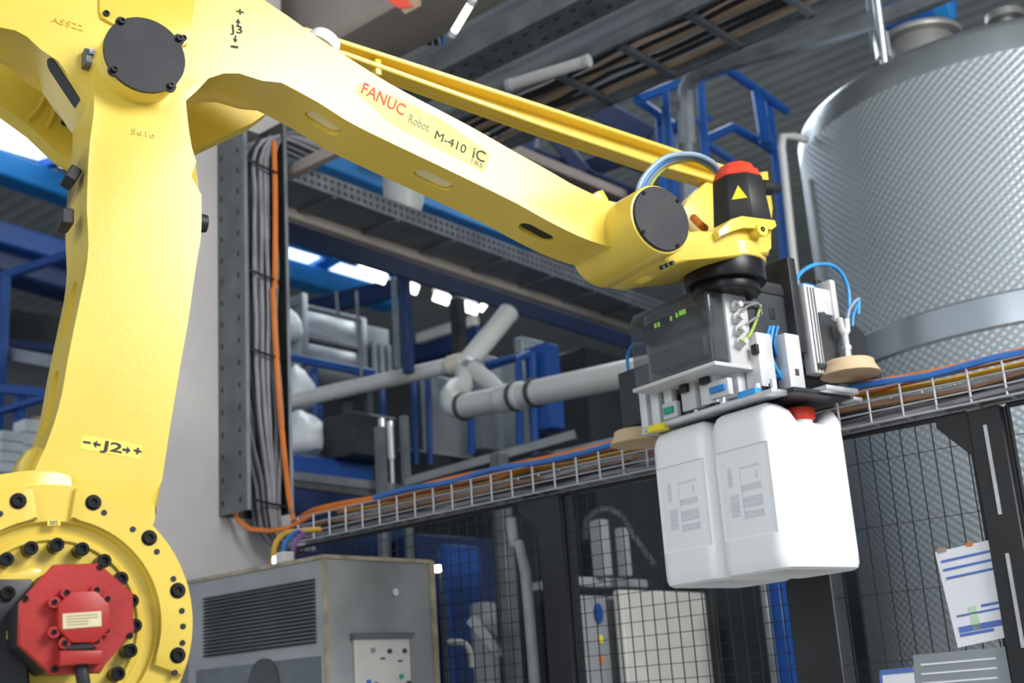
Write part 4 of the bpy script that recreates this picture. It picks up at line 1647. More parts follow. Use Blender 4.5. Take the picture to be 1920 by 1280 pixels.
TR = 1.13
TKS = mat('smooth_tank_steel', (0.46, 0.50, 0.53), 0.28, 0.85, 0.1, 2)
TKG = mat('dull_tank_steel', (0.36, 0.36, 0.34), 0.45, 0.6, 0.1, 4)
tcn = at(1912, 400, 7.05)
tk = empty('steel_tank', V((tcn.x, tcn.y, 0)))
tag(tk, 'tall silver steel tank with a dimpled wall at the right', 'tank')
zrim = 4.53
zq = 4.36
zb1 = at(1760, 565, 5.95).z
zb0 = at(1760, 625, 5.95).z
TKD = tank_material()
bm = nb()
lathe(bm, [(TR, zb1), (TR, zq)], V(), 128)
obj('dimpled_shell', bm, TKD, tk)
bm = nb()
lathe(bm, [(TR, 0.55), (TR, zb0)], V(), 128)
obj('dimpled_shell', bm, TKD, tk)
bm = nb()
lathe(bm, [(TR + 0.002, zb0 - 0.01), (TR + 0.012, zb0), (TR + 0.012, zb1), (TR + 0.002, zb1 + 0.01)], V(), 128)
obj('smooth_band', bm, TKS, tk)
bm = nb()
lathe(bm, [(TR, zq), (TR, zrim - 0.05), (TR - 0.015, zrim - 0.015), (TR - 0.05, zrim + 0.01), (0.45, zrim + 0.10), (0, zrim + 0.16)], V(), 128)
obj('top_cone', bm, TKS, tk, sharp=60)
bm = nb()
lathe(bm, [(TR, 0.55), (TR - 0.1, 0.42), (0.2, 0.25), (0, 0.25)], V(), 64)
obj('bottom_cone', bm, TKS, tk)
for a in (45, 135, 225, 315):
    bm = nb()
    d = V((math.cos(rad(a)), math.sin(rad(a)), 0))
    cyl(bm, d * 0.95, d * 0.95 + Z * 0.75, 0.06, n=16)
    obj('leg', bm, TKS, tk)
mh = at(1722, 70, 6.9) - V((tcn.x, tcn.y, 0))
bm = nb()
cyl(bm, V((mh.x, mh.y, zrim - 0.05)), V((mh.x, mh.y, zrim + 0.24)), 0.20, 0.18, 40)
cyl(bm, V((mh.x, mh.y, zrim + 0.24)), V((mh.x, mh.y, zrim + 0.275)), 0.225, n=40)
bevel(bm, 0.008, 2)
obj('manway', bm, TKG, tk)
mh2 = at(1885, 40, 6.9) - V((tcn.x, tcn.y, 0))
bm = nb()
cyl(bm, V((mh2.x, mh2.y, zrim)), V((mh2.x, mh2.y, zrim + 0.36)), 0.05, n=20)
cyl(bm, V((mh2.x, mh2.y, zrim + 0.33)), V((mh2.x, mh2.y, zrim + 0.37)), 0.10, n=24)
obj('nozzle', bm, TKG, tk)
# bracket leg standing on the tank shoulder
lg = at(1657, 105, 6.55) - V((tcn.x, tcn.y, 0))
lt = at(1643, -10, 6.55) - V((tcn.x, tcn.y, 0))
bm = nb()
tube(bm, [lg - Z * 0.05, lt], 0.022, 10)
box(bm, lg + Z * 0.06, (0.07, 0.04, 0.14))
obj('lifting_post', bm, TKS, tk)
# level pipe along the left flank
bm = nb()
pz = [at(1512, 262, 7.05), at(1490, 256, 7.0), at(1468, 256, 6.95), at(1466, 275, 6.95), at(1478, 390, 6.9), at(1490, 505, 6.85), at(1500, 640, 6.8)]
tube(bm, [p - V((tcn.x, tcn.y, 0)) for p in pz], 0.022, 10)
obj('level_pipe', bm, PVC, tk)
bm = nb()
seam = [at(1512, 255, 6.9), at(1524, 370, 6.9), at(1540, 500, 6.9)]
# bolted seam strip on the shell
for z0, z1 in ((zb1 + 0.05, zrim - 0.35),):
    a = math.atan2(-0.04, -1.0)
    d = V((math.cos(a), math.sin(a), 0)) * (TR + 0.006)
    box(bm, d + Z * (z0 + z1) / 2, (0.012, 0.03, z1 - z0), d.normalized(), Z.cross(d).normalized(), Z)
obj('seam_strip', bm, TKG, tk)

# ------------------------------------------------------------------ blue ladder guard and overhead pipe left of the tank
gd = empty('ladder_guard', at(1340, 560, 8.2))
tag(gd, 'bright blue tubular guard rail standing left of the tank', 'guard rail')


def gtube(pix, r, mt=BLUE, name='rail', step=None, parent=gd):
    bm = nb()
    tube(bm, [at(x, y, d) - parent.location for x, y, d in pix], r, 8, step)
    return obj(name, bm, mt, parent)


gtube([(1195, 187, 8.0), (1262, 160, 8.2), (1312, 146, 8.3), (1363, 130, 8.5), (1420, 168, 8.8), (1475, 208, 9.1)], 0.032)
gtube([(1195, 187, 8.0), (1246, 224, 8.4), (1275, 245, 8.8)], 0.032)
gtube([(1322, 262, 8.3), (1374, 238, 8.5), (1428, 268, 8.8), (1466, 296, 9.1)], 0.030)
gtube([(1325, 270, 8.3), (1372, 300, 8.6)], 0.026)
gtube([(1270, 232, 8.6), (1330, 222, 8.8)], 0.026)
for x0, y0, x1, y1, d in ((1246, 166, 1272, 520, 8.15), (1236, 220, 1256, 520, 8.45), (1258, 240, 1282, 520, 8.8), (1312, 148, 1338, 520, 8.3), (1416, 168, 1432, 270, 8.75), (1424, 180, 1440, 270, 8.85), (1440, 182, 1480, 520, 9.0), (1455, 285, 1474, 520, 9.1)):
    gtube([(x0, y0, d), (x1, y1, d - 0.2)], 0.030, name='upright')
op_ = empty('overhead_pipe', at(1295, 520, 7.7))
tag(op_, 'grey steel pipe rising behind the robot wrist and bending along the roof', 'pipe')
gtube([(1300, 560, 7.6), (1292, 330, 7.7), (1286, 200, 7.75), (1288, 165, 7.75), (1300, 143, 7.7), (1325, 128, 7.6), (1480, 84, 7.2), (1660, 30, 6.9), (1800, -25, 6.6)], 0.055, GALV, 'pipe_run', 0.12, op_)
bm = nb()
cyl(bm, at(1290, 290, 7.7) - op_.location, at(1289, 270, 7.7) - op_.location, 0.064, n=16)
obj('coupling', bm, GALVD, op_)
bm = nb()
cyl(bm, at(1325, 128, 7.6) - op_.location, at(1345, 122, 7.57) - op_.location, 0.064, n=16)
obj('coupling', bm, GALVD, op_)
rb = beam('platform_rail', at(1640, 40, 7.6), at(1790, -2, 7.2), 0.05, 0.16, BLUE)
tag(rb, 'blue platform beam above the tank top', 'beam')
tag(beam('platform_post', at(1775, 40, 7.0), at(1755, -40, 7.0), 0.09, 0.09, SKYB, up=A), 'pale blue post standing over the tank manway', 'post')
tag(beam('platform_post', at(1648, 120, 7.3), at(1630, -40, 7.3), 0.05, 0.05, GALV, up=A), 'grey post standing behind the tank shoulder', 'post')

# ------------------------------------------------------------------ overhead beams, trays and lamps, upper right
def along(name, pa, da, dirv, pxa, pxb, w, h, mt, label, cat='beam', prof='box', group=None, t=0.012):
    P0 = at(pa[0], pa[1], da)
    o = beam(name, go(P0, dirv, pxa), go(P0, dirv, pxb), w, h, mt, None, prof, Z, t)
    return tag(o, label, cat, group)


along('roof_beam', (1050, 148), 8.2, NB, 780, 1700, 0.10, 0.16, BROWNB, 'brown beam running diagonally up to the right under the roof')
along('roof_beam', (1300, 240), 14.0, NB, 1000, 1800, 0.2, 0.18, DECK, 'grey roof purlin crossing behind the blue guard rail')
# perforated tray
pt = at(950, 95, 6.4)
ea = go(pt, NB, 640)
eb = go(pt, NB, 1500)
et = empty('overhead_cable_tray', ea, math.atan2(NB.y, NB.x))
tag(et, 'grey perforated overhead cable tray across the top of the photo', 'cable tray')
Lt = (eb - ea).length
for nm, p0, p1, mt_ in (('tray_floor', (0, -0.10, 0), (Lt, 0.10, 0.004), GALVD), ('side_rail', (0, -0.104, 0), (Lt, -0.10, 0.12), GALVD), ('side_rail', (0, 0.10, 0), (Lt, 0.104, 0.12), GALVD)):
    bm = nb()
    boxb(bm, p0, p1)
    sr = obj(nm, bm, mt_, et)
bm = nb()
s = 0.1
while s < Lt:
    boxb(bm, (s, -0.06, -0.0012), (s + 0.03, -0.045, 0.0))
    boxb(bm, (s + 0.04, 0.045, -0.0012), (s + 0.07, 0.06, 0.0))
    s += 0.10
obj('perforation', bm, BLK, et, kind='stuff')
# ladder tray with cables, behind
lp0 = at(1000, 160, 7.4)
la, lb_ = go(lp0, NB, 690), go(lp0, NB, 1600)
ll = empty('cable_ladder', la, math.atan2(NB.y, NB.x))
tag(ll, 'dark cable ladder carrying black cables beside the perforated tray', 'cable ladder')
Ll = (lb_ - la).length
for y in (0.0, 0.55):
    bm = nb()
    boxb(bm, (0, y - 0.015, 0), (Ll, y + 0.015, 0.07))
    obj('stringer', bm, GALVD, ll)
s = 0.2
while s < Ll:
    bm = nb()
    boxb(bm, (s, 0, 0), (s + 0.04, 0.55, 0.03))
    obj('rung', bm, GALVD, ll)
    s += 0.45
pl_ = V((-NB.y, NB.x, 0))
for i in range(7):
    y = 0.06 + i * 0.07
    pts = []
    s = 0
    while s < Ll:
        pts.append(la + NB * s + pl_ * (y + random.uniform(-0.02, 0.02)) + Z * (0.05 + random.uniform(-0.008, 0.02)))
        s += 0.35
    cable(pts, 0.018, CABK if i % 3 else CARD, ('black' if i % 3 else 'tan') + ' cable lying along the overhead cable ladder', 'dark cables on the overhead ladder', 0.15)
green = [at(x, y, d) for x, y, d in ((800, 132, 6.7), (900, 98, 6.5), (1000, 62, 6.35), (1034, 48, 6.3))]
bm = nb()
tube(bm, green, 0.013, 6, 0.1)
tag(obj('cable', bm, mat('green_cable_sheath', (0.02, 0.25, 0.12), 0.5, 0, 0.1, 9)), 'green cable along the edge of the perforated overhead tray', 'cable')
# hanging colour wires above the tray
for i, (x, c_) in enumerate(((765, CABO), (775, CABY), (783, CABB), (790, CABL), (800, CABK), (812, CABK), (824, BHOSE))):
    bm = nb()
    tube(bm, [at(x + 12, 15, 6.9), at(x + 2, 45, 6.9), at(x + 6, 85, 6.9)], 0.014, 6, 0.05)
    tag(obj('cable', bm, c_), ('orange', 'yellow', 'blue', 'light grey', 'left black', 'right black', 'bright blue')[i] + ' cable drop above the arm beside the concrete beam', 'cable', 'cable drops above the arm')
# fluorescent tube fittings
def fitting(name, p0, p1, r, mt, label, hood=None):
    o = (p0 + p1) / 2
    e = empty(name, o)
    tag(e, label, 'light')
    d = (p1 - p0).normalized()
    bm = nb()
    cyl(bm, p0 - o, p1 - o, r, n=14)
    obj('tube', bm, mt, e)
    bm = nb()
    cyl(bm, p0 - o - d * 0.03, p0 - o, r * 1.15, n=14)
    obj('end_cap', bm, GREYP, e)
    bm = nb()
    cyl(bm, p1 - o, p1 - o + d * 0.03, r * 1.15, n=14)
    obj('end_cap', bm, GREYP, e)
    if hood:
        bm = nb()
        L = (p1 - p0).length
        side = d.cross(Z).normalized()
        box(bm, Z * (r * 2.2), (L + 0.08, hood, r * 1.6), d, side, side.cross(d))
        obj('housing', bm, WPANEL, e)
    return e


fitting('fluorescent_light', at(852, 58, 5.9), at(882, 8, 5.8), 0.016, LAMP, 'lit fluorescent tube hanging above the perforated tray')
fitting('fluorescent_light', at(960, 158, 7.0), at(1096, 116, 6.75), 0.030, TUBEOFF, 'unlit white fluorescent light under the brown roof beam')
# red and white sign on the concrete header
bm = nb()
q = [at(x, y, 6.15) for x, y in ((700, -20), (745, -22), (775, 12), (748, 16))]
prism(bm, q, FW * 0.01)
sg_ = obj('warning_board', bm, REDL)
tag(sg_, 'red corner of a warning board hanging at the top edge', 'sign')
bm = nb()
q = [at(x, y, 6.16) for x, y in ((745, -22), (785, -24), (790, 10), (760, 26), (749, 15))]
prism(bm, q, FW * 0.01)
tag(obj('warning_board', bm, CARD), 'tan corner of a board hanging beside the red one', 'sign')
# navy roof truss right of the arm
tr_ = empty('roof_truss', at(1080, 330, 11.0))
tag(tr_, 'navy blue steel roof truss seen above the robot arm', 'truss')
for (x0, y0, x1, y1, w, h) in ((985, 180, 985, 420, 0.20, 0.2), (1040, 160, 1225, 262, 0.20, 0.22), (930, 265, 1250, 395, 0.16, 0.28), (985, 190, 1100, 330, 0.12, 0.12), (1060, 330, 1180, 290, 0.16, 0.12), (1180, 300, 1420, 380, 0.16, 0.16)):
    p0, p1 = at(x0, y0, 11.2), at(x1, y1, 10.8)
    beam('truss_member', p0 - tr_.location, p1 - tr_.location, w, h, DNAVY, tr_, 'box', V((0.2, 0.9, 0.3)).normalized())
along('roof_beam', (900, 262), 9.5, A, 700, 1330, 0.12, 0.09, BROWNB, 'brown trunking running behind the middle of the robot arm')

# ------------------------------------------------------------------ opening to the next hall: beams above it
A2 = V((math.sin(rad(37)), math.cos(rad(37)), 0))
pt = at(820, 432, 7.6)
ta, tb_ = go(pt, A2, 546), go(pt, A2, 1330)
ot = empty('wide_cable_tray', ta, math.atan2(A2.y, A2.x))
tag(ot, 'wide grey cable tray sloping across behind the robot arm', 'cable tray')
Lt = (tb_ - ta).length
for nm, p0, p1, mt_ in (('tray_floor', (0, 0.0, -0.02), (Lt, 0.34, -0.012), GALVD), ('side_rail', (0, -0.006, -0.02), (Lt, 0.0, 0.085), GALV), ('side_rail', (0, 0.34, -0.02), (Lt, 0.346, 0.085), GALV)):
    bm = nb()
    boxb(bm, p0, p1)
    obj(nm, bm, mt_, ot)
bm = nb()
s = 0.03
while s < Lt:
    boxb(bm, (s, -0.0075, 0.0), (s + 0.025, -0.006, 0.022))
    boxb(bm, (s + 0.0, -0.0075, 0.045), (s + 0.025, -0.006, 0.067))
    s += 0.05
obj('perforation', bm, TRAYD, ot, kind='stuff')
s = 0.3
while s < Lt:
    bm = nb()
    boxb(bm, (s, 0, -0.035), (s + 0.03, 0.34, -0.02))
    obj('cross_strut', bm, GALVD, ot)
    s += 0.5
along('cable_trunking', (860, 507), 8.2, A2, 530, 1290, 0.07, 0.07, CONCB, 'beige trunking between the wide cable tray and the navy beam', 'trunking')
along('opening_beam', (860, 538), 8.6, A2, 530, 1300, 0.03, 0.12, NAVY, 'navy blue beam across the top of the opening to the next hall')
along('opening_beam', (700, 335), 8.6, A2, 560, 1000, 0.12, 0.16, SKYB, 'bright blue beam glimpsed between the robot arm and the wide cable tray')
along('bracket_bar', (575, 308), 6.3, NB, 520, 640, 0.05, 0.06, CONCB, 'short beige bracket bar beside the top of the vertical cable tray', 'bracket')
# hopper hanging behind the arm
hp2 = go(pt, A2, 800) + Z.cross(A2) * 0.17 - Z * 0.011
bm = nb()
lathe(bm, [(0, 0), (0.05, 0), (0.06, 0.02), (0.12, 0.22), (0.125, 0.40), (0.10, 0.44), (0, 0.45)], hp2, 28)
tag(obj('white_hopper', bm, PVC), 'white plastic hopper standing on the wide cable tray behind the arm', 'hopper')

# ------------------------------------------------------------------ roof lights of the far hall
def roof_panel(name, pix, mt, label, cat, th=0.04, z=CEIL - 0.10, frame_mt=None):
    pts = [hit(x, y, Z, V((0, 0, z))) for x, y in pix]
    o = sum(pts, V()) / len(pts)
    e = empty(name, o)
    tag(e, label, cat)
    bm = nb()
    prism(bm, [p - o for p in pts], Z * th)
    obj('glazing', bm, mt, e)
    if frame_mt:
        n = len(pts)
        for i in range(n):
            beam('frame_bar', pts[i] - o, pts[(i + 1) % n] - o, 0.12, 0.12, frame_mt, e)
    return e


roof_panel('rooflight', ((490, 436), (622, 476), (572, 503), (440, 463)), SKYL, 'bright rooflight panel next to the vertical cable tray', 'rooflight', frame_mt=SKYB)
roof_panel('rooflight', ((636, 480), (765, 520), (722, 548), (590, 508)), SKYL, 'bright rooflight panel second from the vertical cable tray', 'rooflight', frame_mt=SKYB)
roof_panel('rooflight', ((-260, 120), (60, 215), (120, 315), (-260, 200)), SKYL, 'bright rooflight left of the robot, under its rear lever', 'rooflight')


def roof_beam(px0, px1, z, w, h, mt, label, d=None):
    p0, p1 = hit(px0[0], px0[1], Z, V((0, 0, z))), hit(px1[0], px1[1], Z, V((0, 0, z)))
    if px0[0] < 0:
        p0 = p0 + (p0 - p1) * 1.2
    return tag(beam('roof_beam', p0, p1, w, h, mt), label, 'beam')


roof_beam((430, 480), (738, 566), CEIL - 0.35, 0.30, 0.26, SKYB, 'sky blue roof beam below the rooflights in the opening')
roof_beam((-220, 235), (240, 400), CEIL - 0.35, 0.26, 0.26, SKYB, 'sky blue roof beam under the rooflight left of the robot')
roof_beam((20, 330), (130, 292), CEIL - 0.15, 0.08, 0.10, BLUE, 'thin blue strut crossing the rooflight left of the robot')
roof_beam((-200, 385), (260, 520), CEIL - 1.2, 0.25, 0.22, DBLUE, 'blue roof beam behind the lower arm at the left edge')
roof_beam((-200, 430), (260, 565), CEIL - 1.35, 0.35, 0.35, NAVY, 'navy roof beam under the blue one at the left edge')
roof_beam((500, 598), (780, 530), CEIL - 1.0, 0.10, 0.22, NAVY, 'navy beam crossing under the rooflights in the opening')
for i, (x, y, dx, dy, d) in enumerate(((697, 515, 26, 9, 13.0), (772, 540, 11, 4, 14.0), (828, 559, 14, 5, 14.0), (881, 577, 15, 5, 14.0), (905, 575, 4, 3, 14.5))):
    o = empty('hall_light', at(x, y, d))
    tag(o, ('bright lamp at the end of the sky blue roof beam', 'bright lamp right of the navy opening post', 'bright lamp left of the black hall column', 'bright lamp right of the black hall column', 'small bright lamp tight against the navy beam')[i], 'light', 'lamps in the far hall')
    p0, p1 = at(x - dx, y - dy, d) - o.location, at(x + dx, y + dy, d) - o.location
    bm = nb()
    tube(bm, [p0, p1], 0.055, 10)
    obj('lamp_tube', bm, LAMP, o)
    bm = nb()
    tube(bm, [Z * 0.1, Z * (CEIL - o.location.z)], 0.008, 6)
    obj('drop_rod', bm, GALVD, o)
    bm = nb()
    tube(bm, [p0 + Z * 0.09, p1 + Z * 0.09], 0.045, 8)
    obj('housing', bm, GREYP, o)

# posts in the opening
def vpost(name, px, py0, py1, d, w, mt, label, cat='post', dd=None):
    p = at(px, py0, d)
    q = goy(p, Z, py1) if py1 < 1400 else V((p.x, p.y, 0))
    return tag(beam(name, p, q, w, dd or w, mt, up=A), label, cat)


vpost('opening_post', 757, 500, 700, 8.4, 0.06, NAVY, 'navy post in the opening left of the two far lamps', dd=0.06)
vpost('opening_post', 738, 520, 690, 8.6, 0.03, GALV, 'thin grey pipe beside the navy opening post', 'pipe')
vpost('hall_column', 857, 560, 700, 9.5, 0.09, BLK, 'black column between the bright lamps in the far hall', 'column')
# pale bar put in to imitate a whitish reflection in the far hall
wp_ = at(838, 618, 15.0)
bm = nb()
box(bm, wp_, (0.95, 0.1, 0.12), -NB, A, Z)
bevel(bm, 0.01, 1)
tag(obj('far_reflection_bar', bm, PVC), 'pale bar imitating a reflection below the lamps of the far hall', 'reflection bar')
bm = nb()
box(bm, at(838, 650, 15.2), (1.3, 0.3, 0.24), -NB, A, Z)
bevel(bm, 0.02, 1)
tag(obj('far_machine', bm, NAVY), 'navy machine top under the pale reflection bar in the far hall', 'machine')

# stainless machine hung in the far hall
sm0 = at(628, 690, 10.0)
sm_e = empty('stainless_machine', sm0, math.atan2(A.y, A.x))
tag(sm_e, 'stainless steel machine with two shiny panels behind the opening', 'machine')
for p0, p1, mt_, nm in (((-0.30, 0, 0.0), (0.28, 0.3, 0.17), STAIN, 'panel'), ((-0.30, 0, 0.22), (0.28, 0.3, 0.44), STAIN, 'panel'), ((-0.34, -0.03, -0.02), (-0.28, 0.3, 0.55), GALV, 'frame_post'), ((0.27, -0.03, -0.02), (0.33, 0.3, 0.46), GALV, 'frame_post'), ((-0.34, -0.02, 0.17), (0.33, 0.28, 0.22), DGREY, 'cross_rail'), ((-0.34, -0.02, 0.43), (0.33, 0.28, 0.47), GALVD, 'cross_rail'), ((-0.34, 0.0, -0.16), (0.4, 0.3, -0.02), DGREY, 'plinth'), ((0.34, 0.0, -0.02), (0.6, 0.3, 0.42), GALVD, 'side_box')):
    bm = nb()
    boxb(bm, p0, p1)
    bevel(bm, 0.012, 2)
    obj(nm, bm, mt_, sm_e)
for x, y in ((-0.3, 0.02), (0.36, 0.02), (-0.3, 0.27), (0.36, 0.27)):
    bm = nb()
    boxb(bm, (x - 0.03, y - 0.02, -sm0.z), (x + 0.03, y + 0.02, -0.15))
    obj('leg', bm, DGREY, sm_e)
for x in (0.38, 0.46, 0.54):
    bm = nb()
    cyl(bm, (x, -0.04, -0.02), (x, -0.04, 0.26), 0.03, n=14)
    obj('cylinder', bm, GALV, sm_e)
# hanging wire ropes
for (x0, y0, x1, y1) in ((668, 545, 678, 705), (630, 545, 634, 590)):
    bm = nb()
    tube(bm, [at(x0, y0, 9.0), at(x1, y1, 9.0)], 0.012, 6)
    tag(obj('hanging_cable', bm, CABL), 'thin grey cable hanging before the stainless machine at column %d' % x0 if False else ('long' if x0 == 668 else 'short') + ' thin grey cable hanging before the stainless machine', 'cable')


# white film bags
def bag(name, px, py0, py1, d, r, label, seed):
    rnd = random.Random(seed)
    p = at(px, py1, d)
    h = (goy(p, Z, py0) - p).length
    bm = nb()
    n = 20
    rings = []
    ph = rnd.uniform(0, 6)
    prof = ((0.0, 0.55), (0.06, 0.9), (0.25, 1.0), (0.5, 0.95), (0.7, 0.72), (0.85, 0.5), (0.93, 0.25), (1.0, 0.12))
    for t, rr in prof:
        rings.append([bm.verts.new(p + Z * (h * t) + V((math.cos(2 * math.pi * k / n), math.sin(2 * math.pi * k / n), 0)) * (r * rr * (1 + 0.12 * math.sin(5 * 2 * math.pi * k / n + ph + 3 * t) + rnd.uniform(-0.05, 0.05)))) for k in range(n)])
    for a, b in zip(rings, rings[1:]):
        for k in range(n):
            bm.faces.new((a[k], a[(k + 1) % n], b[(k + 1) % n], b[k]))
    bm.faces.new(rings[0][::-1])
    bm.faces.new(rings[-1])
    return tag(obj(name, bm, WBAG, sharp=60), label, 'bag')


bag('film_bag', 556, 685, 765, 9.0, 0.13, 'white film bag standing above the long pale pipe at left of opening', 1)
bag('film_bag', 562, 770, 855, 8.4, 0.20, 'wider pale film bag below the long pale pipe', 2)
bag('film_bag', 545, 580, 640, 9.6, 0.09, 'small white film bag beside the stainless machine', 3)
vpost('bag_stand', 547, 630, 690, 9.7, 0.12, GALV, 'grey stand under the small white film bag', 'stand')

# ------------------------------------------------------------------ pale plastic pipework in the opening
pw = empty('plastic_pipework', at(860, 700, 7.6))
tag(pw, 'pale grey plastic pipework with bends crossing the opening', 'pipework')


def pipe(pix, r, mt=PVC, name='pipe', step=None):
    bm = nb()
    tube(bm, [at(x, y, d) - pw.location for x, y, d in pix], r, 18, step)
    return obj(name, bm, mt, pw)


pipe([(525, 756, 8.9), (700, 718, 8.5), (850, 684, 8.15)], 0.052)
pipe([(845, 686, 8.15), (868, 680, 8.1)], 0.066, PVCC, 'fitting')
pipe([(868, 690, 8.1), (905, 645, 8.2), (955, 585, 8.4)], 0.068)
pipe([(866, 688, 8.1), (872, 705, 8.0), (868, 725, 7.9), (858, 740, 7.8)], 0.062, PVC, 'bend', 0.03)
pipe([(880, 690, 8.05), (892, 694, 8.0)], 0.074, ALU, 'clamp_ring')
pipe([(888, 692, 8.0), (915, 715, 7.85), (935, 735, 7.7)], 0.055)
pipe([(856, 728, 7.9), (846, 745, 7.75), (852, 760, 7.65), (872, 762, 7.6)], 0.072, PVC, 'bend', 0.03)
pipe([(866, 762, 7.62), (1000, 737, 7.2), (1240, 687, 6.55), (1330, 668, 6.3)], 0.074)
pipe([(940, 748, 7.38), (978, 741, 7.27)], 0.083, PVC, 'fitting')
for x, y, d in ((870, 762, 7.61), (968, 743, 7.29), (1004, 736, 7.19)):
    a = at(x - 3, y + 0.6, d + 0.01)
    b_ = at(x + 3, y - 0.6, d - 0.01)
    bm = nb()
    tube(bm, [a - pw.location, b_ - pw.location], 0.086, 18)
    obj('pipe_clamp', bm, TRAYD, pw)
for x, y, d in ((628, 734, 8.67), (672, 724, 8.57)):
    bm = nb()
    tube(bm, [at(x - 3, y + 0.6, d) - pw.location, at(x + 3, y - 0.6, d) - pw.location], 0.058, 18)
    obj('pipe_clamp', bm, GALVD, pw)

# ------------------------------------------------------------------ blue frames, panels and platform in the opening
def bframe(name, tubes, mt, label, r=0.02, cat='frame'):
    o = at(*tubes[0][0])
    e = empty(name, o)
    tag(e, label, cat)
    for tb in tubes:
        bm = nb()
        tube(bm, [at(*p) - o for p in tb], r, 8)
        obj('tube', bm, mt, e)
    return e


bframe('blue_railing', [[(975, 850, 8.6), (972, 672, 8.7), (995, 662, 8.7)], [(885, 850, 8.9), (880, 690, 9.0), (972, 668, 8.8)], [(1003, 850, 8.6), (998, 662, 8.7)], [(910, 690, 9.2), (975, 668, 9.0)]], DBLUE, 'blue tubular railing before the pale grey wall panels', 0.028, 'railing')
bframe('blue_railing', [[(592, 950, 9.2), (588, 690, 9.3)], [(535, 668, 9.3), (700, 700, 9.0)], [(600, 950, 9.3), (597, 760, 9.3)]], DBLUE, 'blue frame behind the white film bags', 0.03, 'railing')
bframe('blue_railing', [[(720, 850, 8.8), (716, 700, 8.9)], [(780, 870, 8.8), (776, 700, 8.9)], [(806, 870, 8.8), (802, 690, 8.9)]], DBLUE, 'blue uprights below the navy opening post', 0.022, 'railing')


def panel(name, px0, py0, px1, py1, d, mt, label, cat, th=0.08, dirv=None, floor=False):
    """upright slab along the A axis whose left-top pixel and right column are given"""
    dv = dirv or A
    p = at(px0, py0, d)
    zb_ = 0.0 if floor else goy(p, Z, py1).z
    q = go(p, dv, px1)
    w = (q - p).length
    bm = nb()
    x = (q - p).normalized()
    box(bm, (p + q) / 2 + V((0, 0, (zb_ - p.z) / 2)) - Z.cross(x) * -th / 2, (w, th, p.z - zb_), x, Z.cross(x), Z)
    bevel(bm, 0.008, 1)
    return tag(obj(name, bm, mt), label, cat)


panel('wall_panel', 890, 660, 970, 840, 9.6, GPANEL, 'pale grey panel between the blue rails in the opening', 'panel')
panel('wall_panel', 800, 700, 880, 860, 9.6, GPANEL, 'pale grey panel left of the pipe bend in the opening', 'panel')
panel('wall_panel', 978, 630, 1030, 830, 9.5, GPANEL, 'pale grey panel right of the blue rails', 'panel')
panel('blue_cabinet', 1022, 640, 1048, 800, 8.7, DBLUE, 'tall narrow blue cabinet behind the large pale pipe', 'cabinet', 0.2)
panel('blue_cabinet', 1040, 690, 1092, 810, 9.4, DBLUE, 'lower blue cabinet behind the large pale pipe', 'cabinet', 0.2)
panel('dark_machine', 1095, 650, 1230, 840, 9.0, DARKM, 'dark machine block left of the gripper', 'machine', 0.4, floor=True)
panel('dark_machine', 660, 770, 745, 850, 8.2, DARKM, 'dark machine box under the long pale pipe', 'machine', 0.3)
panel('pale_machine_box', 590, 800, 662, 850, 8.4, GPANEL, 'pale machine box beside the wide film bag', 'machine', 0.3)
panel('navy_platform_wall', 520, 905, 760, 1010, 7.4, NAVY, 'navy platform side below the film bags', 'platform', 0.3, floor=True)
panel('dark_machine', 760, 840, 1000, 930, 8.8, DARKM, 'dark low machine behind the wire basket tray', 'machine', 0.5, floor=True)
panel('blue_drum_wall', 545, 850, 700, 905, 8.0, DBLUE, 'blue platform edge under the film bags', 'platform', 0.2)
for i, (x, y0, y1) in enumerate(((721, 785, 916), (737, 790, 918))):
    p = at(x, y1 - 4, 7.15)
    bm = nb()
    h = (goy(p, Z, y0) - p).length
    cyl(bm, p, p + Z * h, 0.012, n=14)
    cyl(bm, p + Z * h * 0.42, p + Z * h, 0.020, n=14)
    tag(obj('chrome_cylinder', bm, ALU), ('left' if i == 0 else 'right') + ' one of two upright chrome cylinders under the long pipe', 'cylinder', 'two chrome cylinders')
for i, (p0, p1, mt_, lb) in enumerate((((530, 890, 7.15), (765, 919, 7.15), GALVD, 'grey platform rail below the film bags'), ((530, 903, 7.15), (765, 934, 7.15), DGREY, 'dark platform rail under the grey one'), ((760, 905, 7.0), (1080, 815, 6.9), GALVD, 'long grey rail rising right behind the wire basket tray'), ((760, 930, 6.9), (1060, 850, 6.8), DGREY, 'long dark rail just above the wire basket tray'), ((1028, 860, 5.9), (1170, 828, 5.6), GALV, 'slim grey bar pointing at the left suction pad'))):
    tag(beam('platform_rail', at(*p0), at(*p1), 0.05, 0.05, mt_), lb, 'rail')
vpost('platform_post', 712, 800, 2200, 7.15, 0.05, GALVD, 'grey post rising from the platform rails')
vpost('platform_post', 757, 780, 2000, 7.15, 0.04, GALVD, 'slim grey post right of the chrome cylinders')
vpost('platform_post', 935, 850, 1290, 6.4, 0.07, GALVD, 'grey post behind the fence left of the conduit')
vpost('platform_post', 1022, 850, 900, 5.9, 0.10, BLK, 'short black block behind the wire basket tray', 'block')
tag(beam('yellow_clip', at(1178, 858, 5.2), at(1184, 846, 5.2), 0.03, 0.03, YELP, up=A), 'small yellow clip under the left suction pad', 'clip')

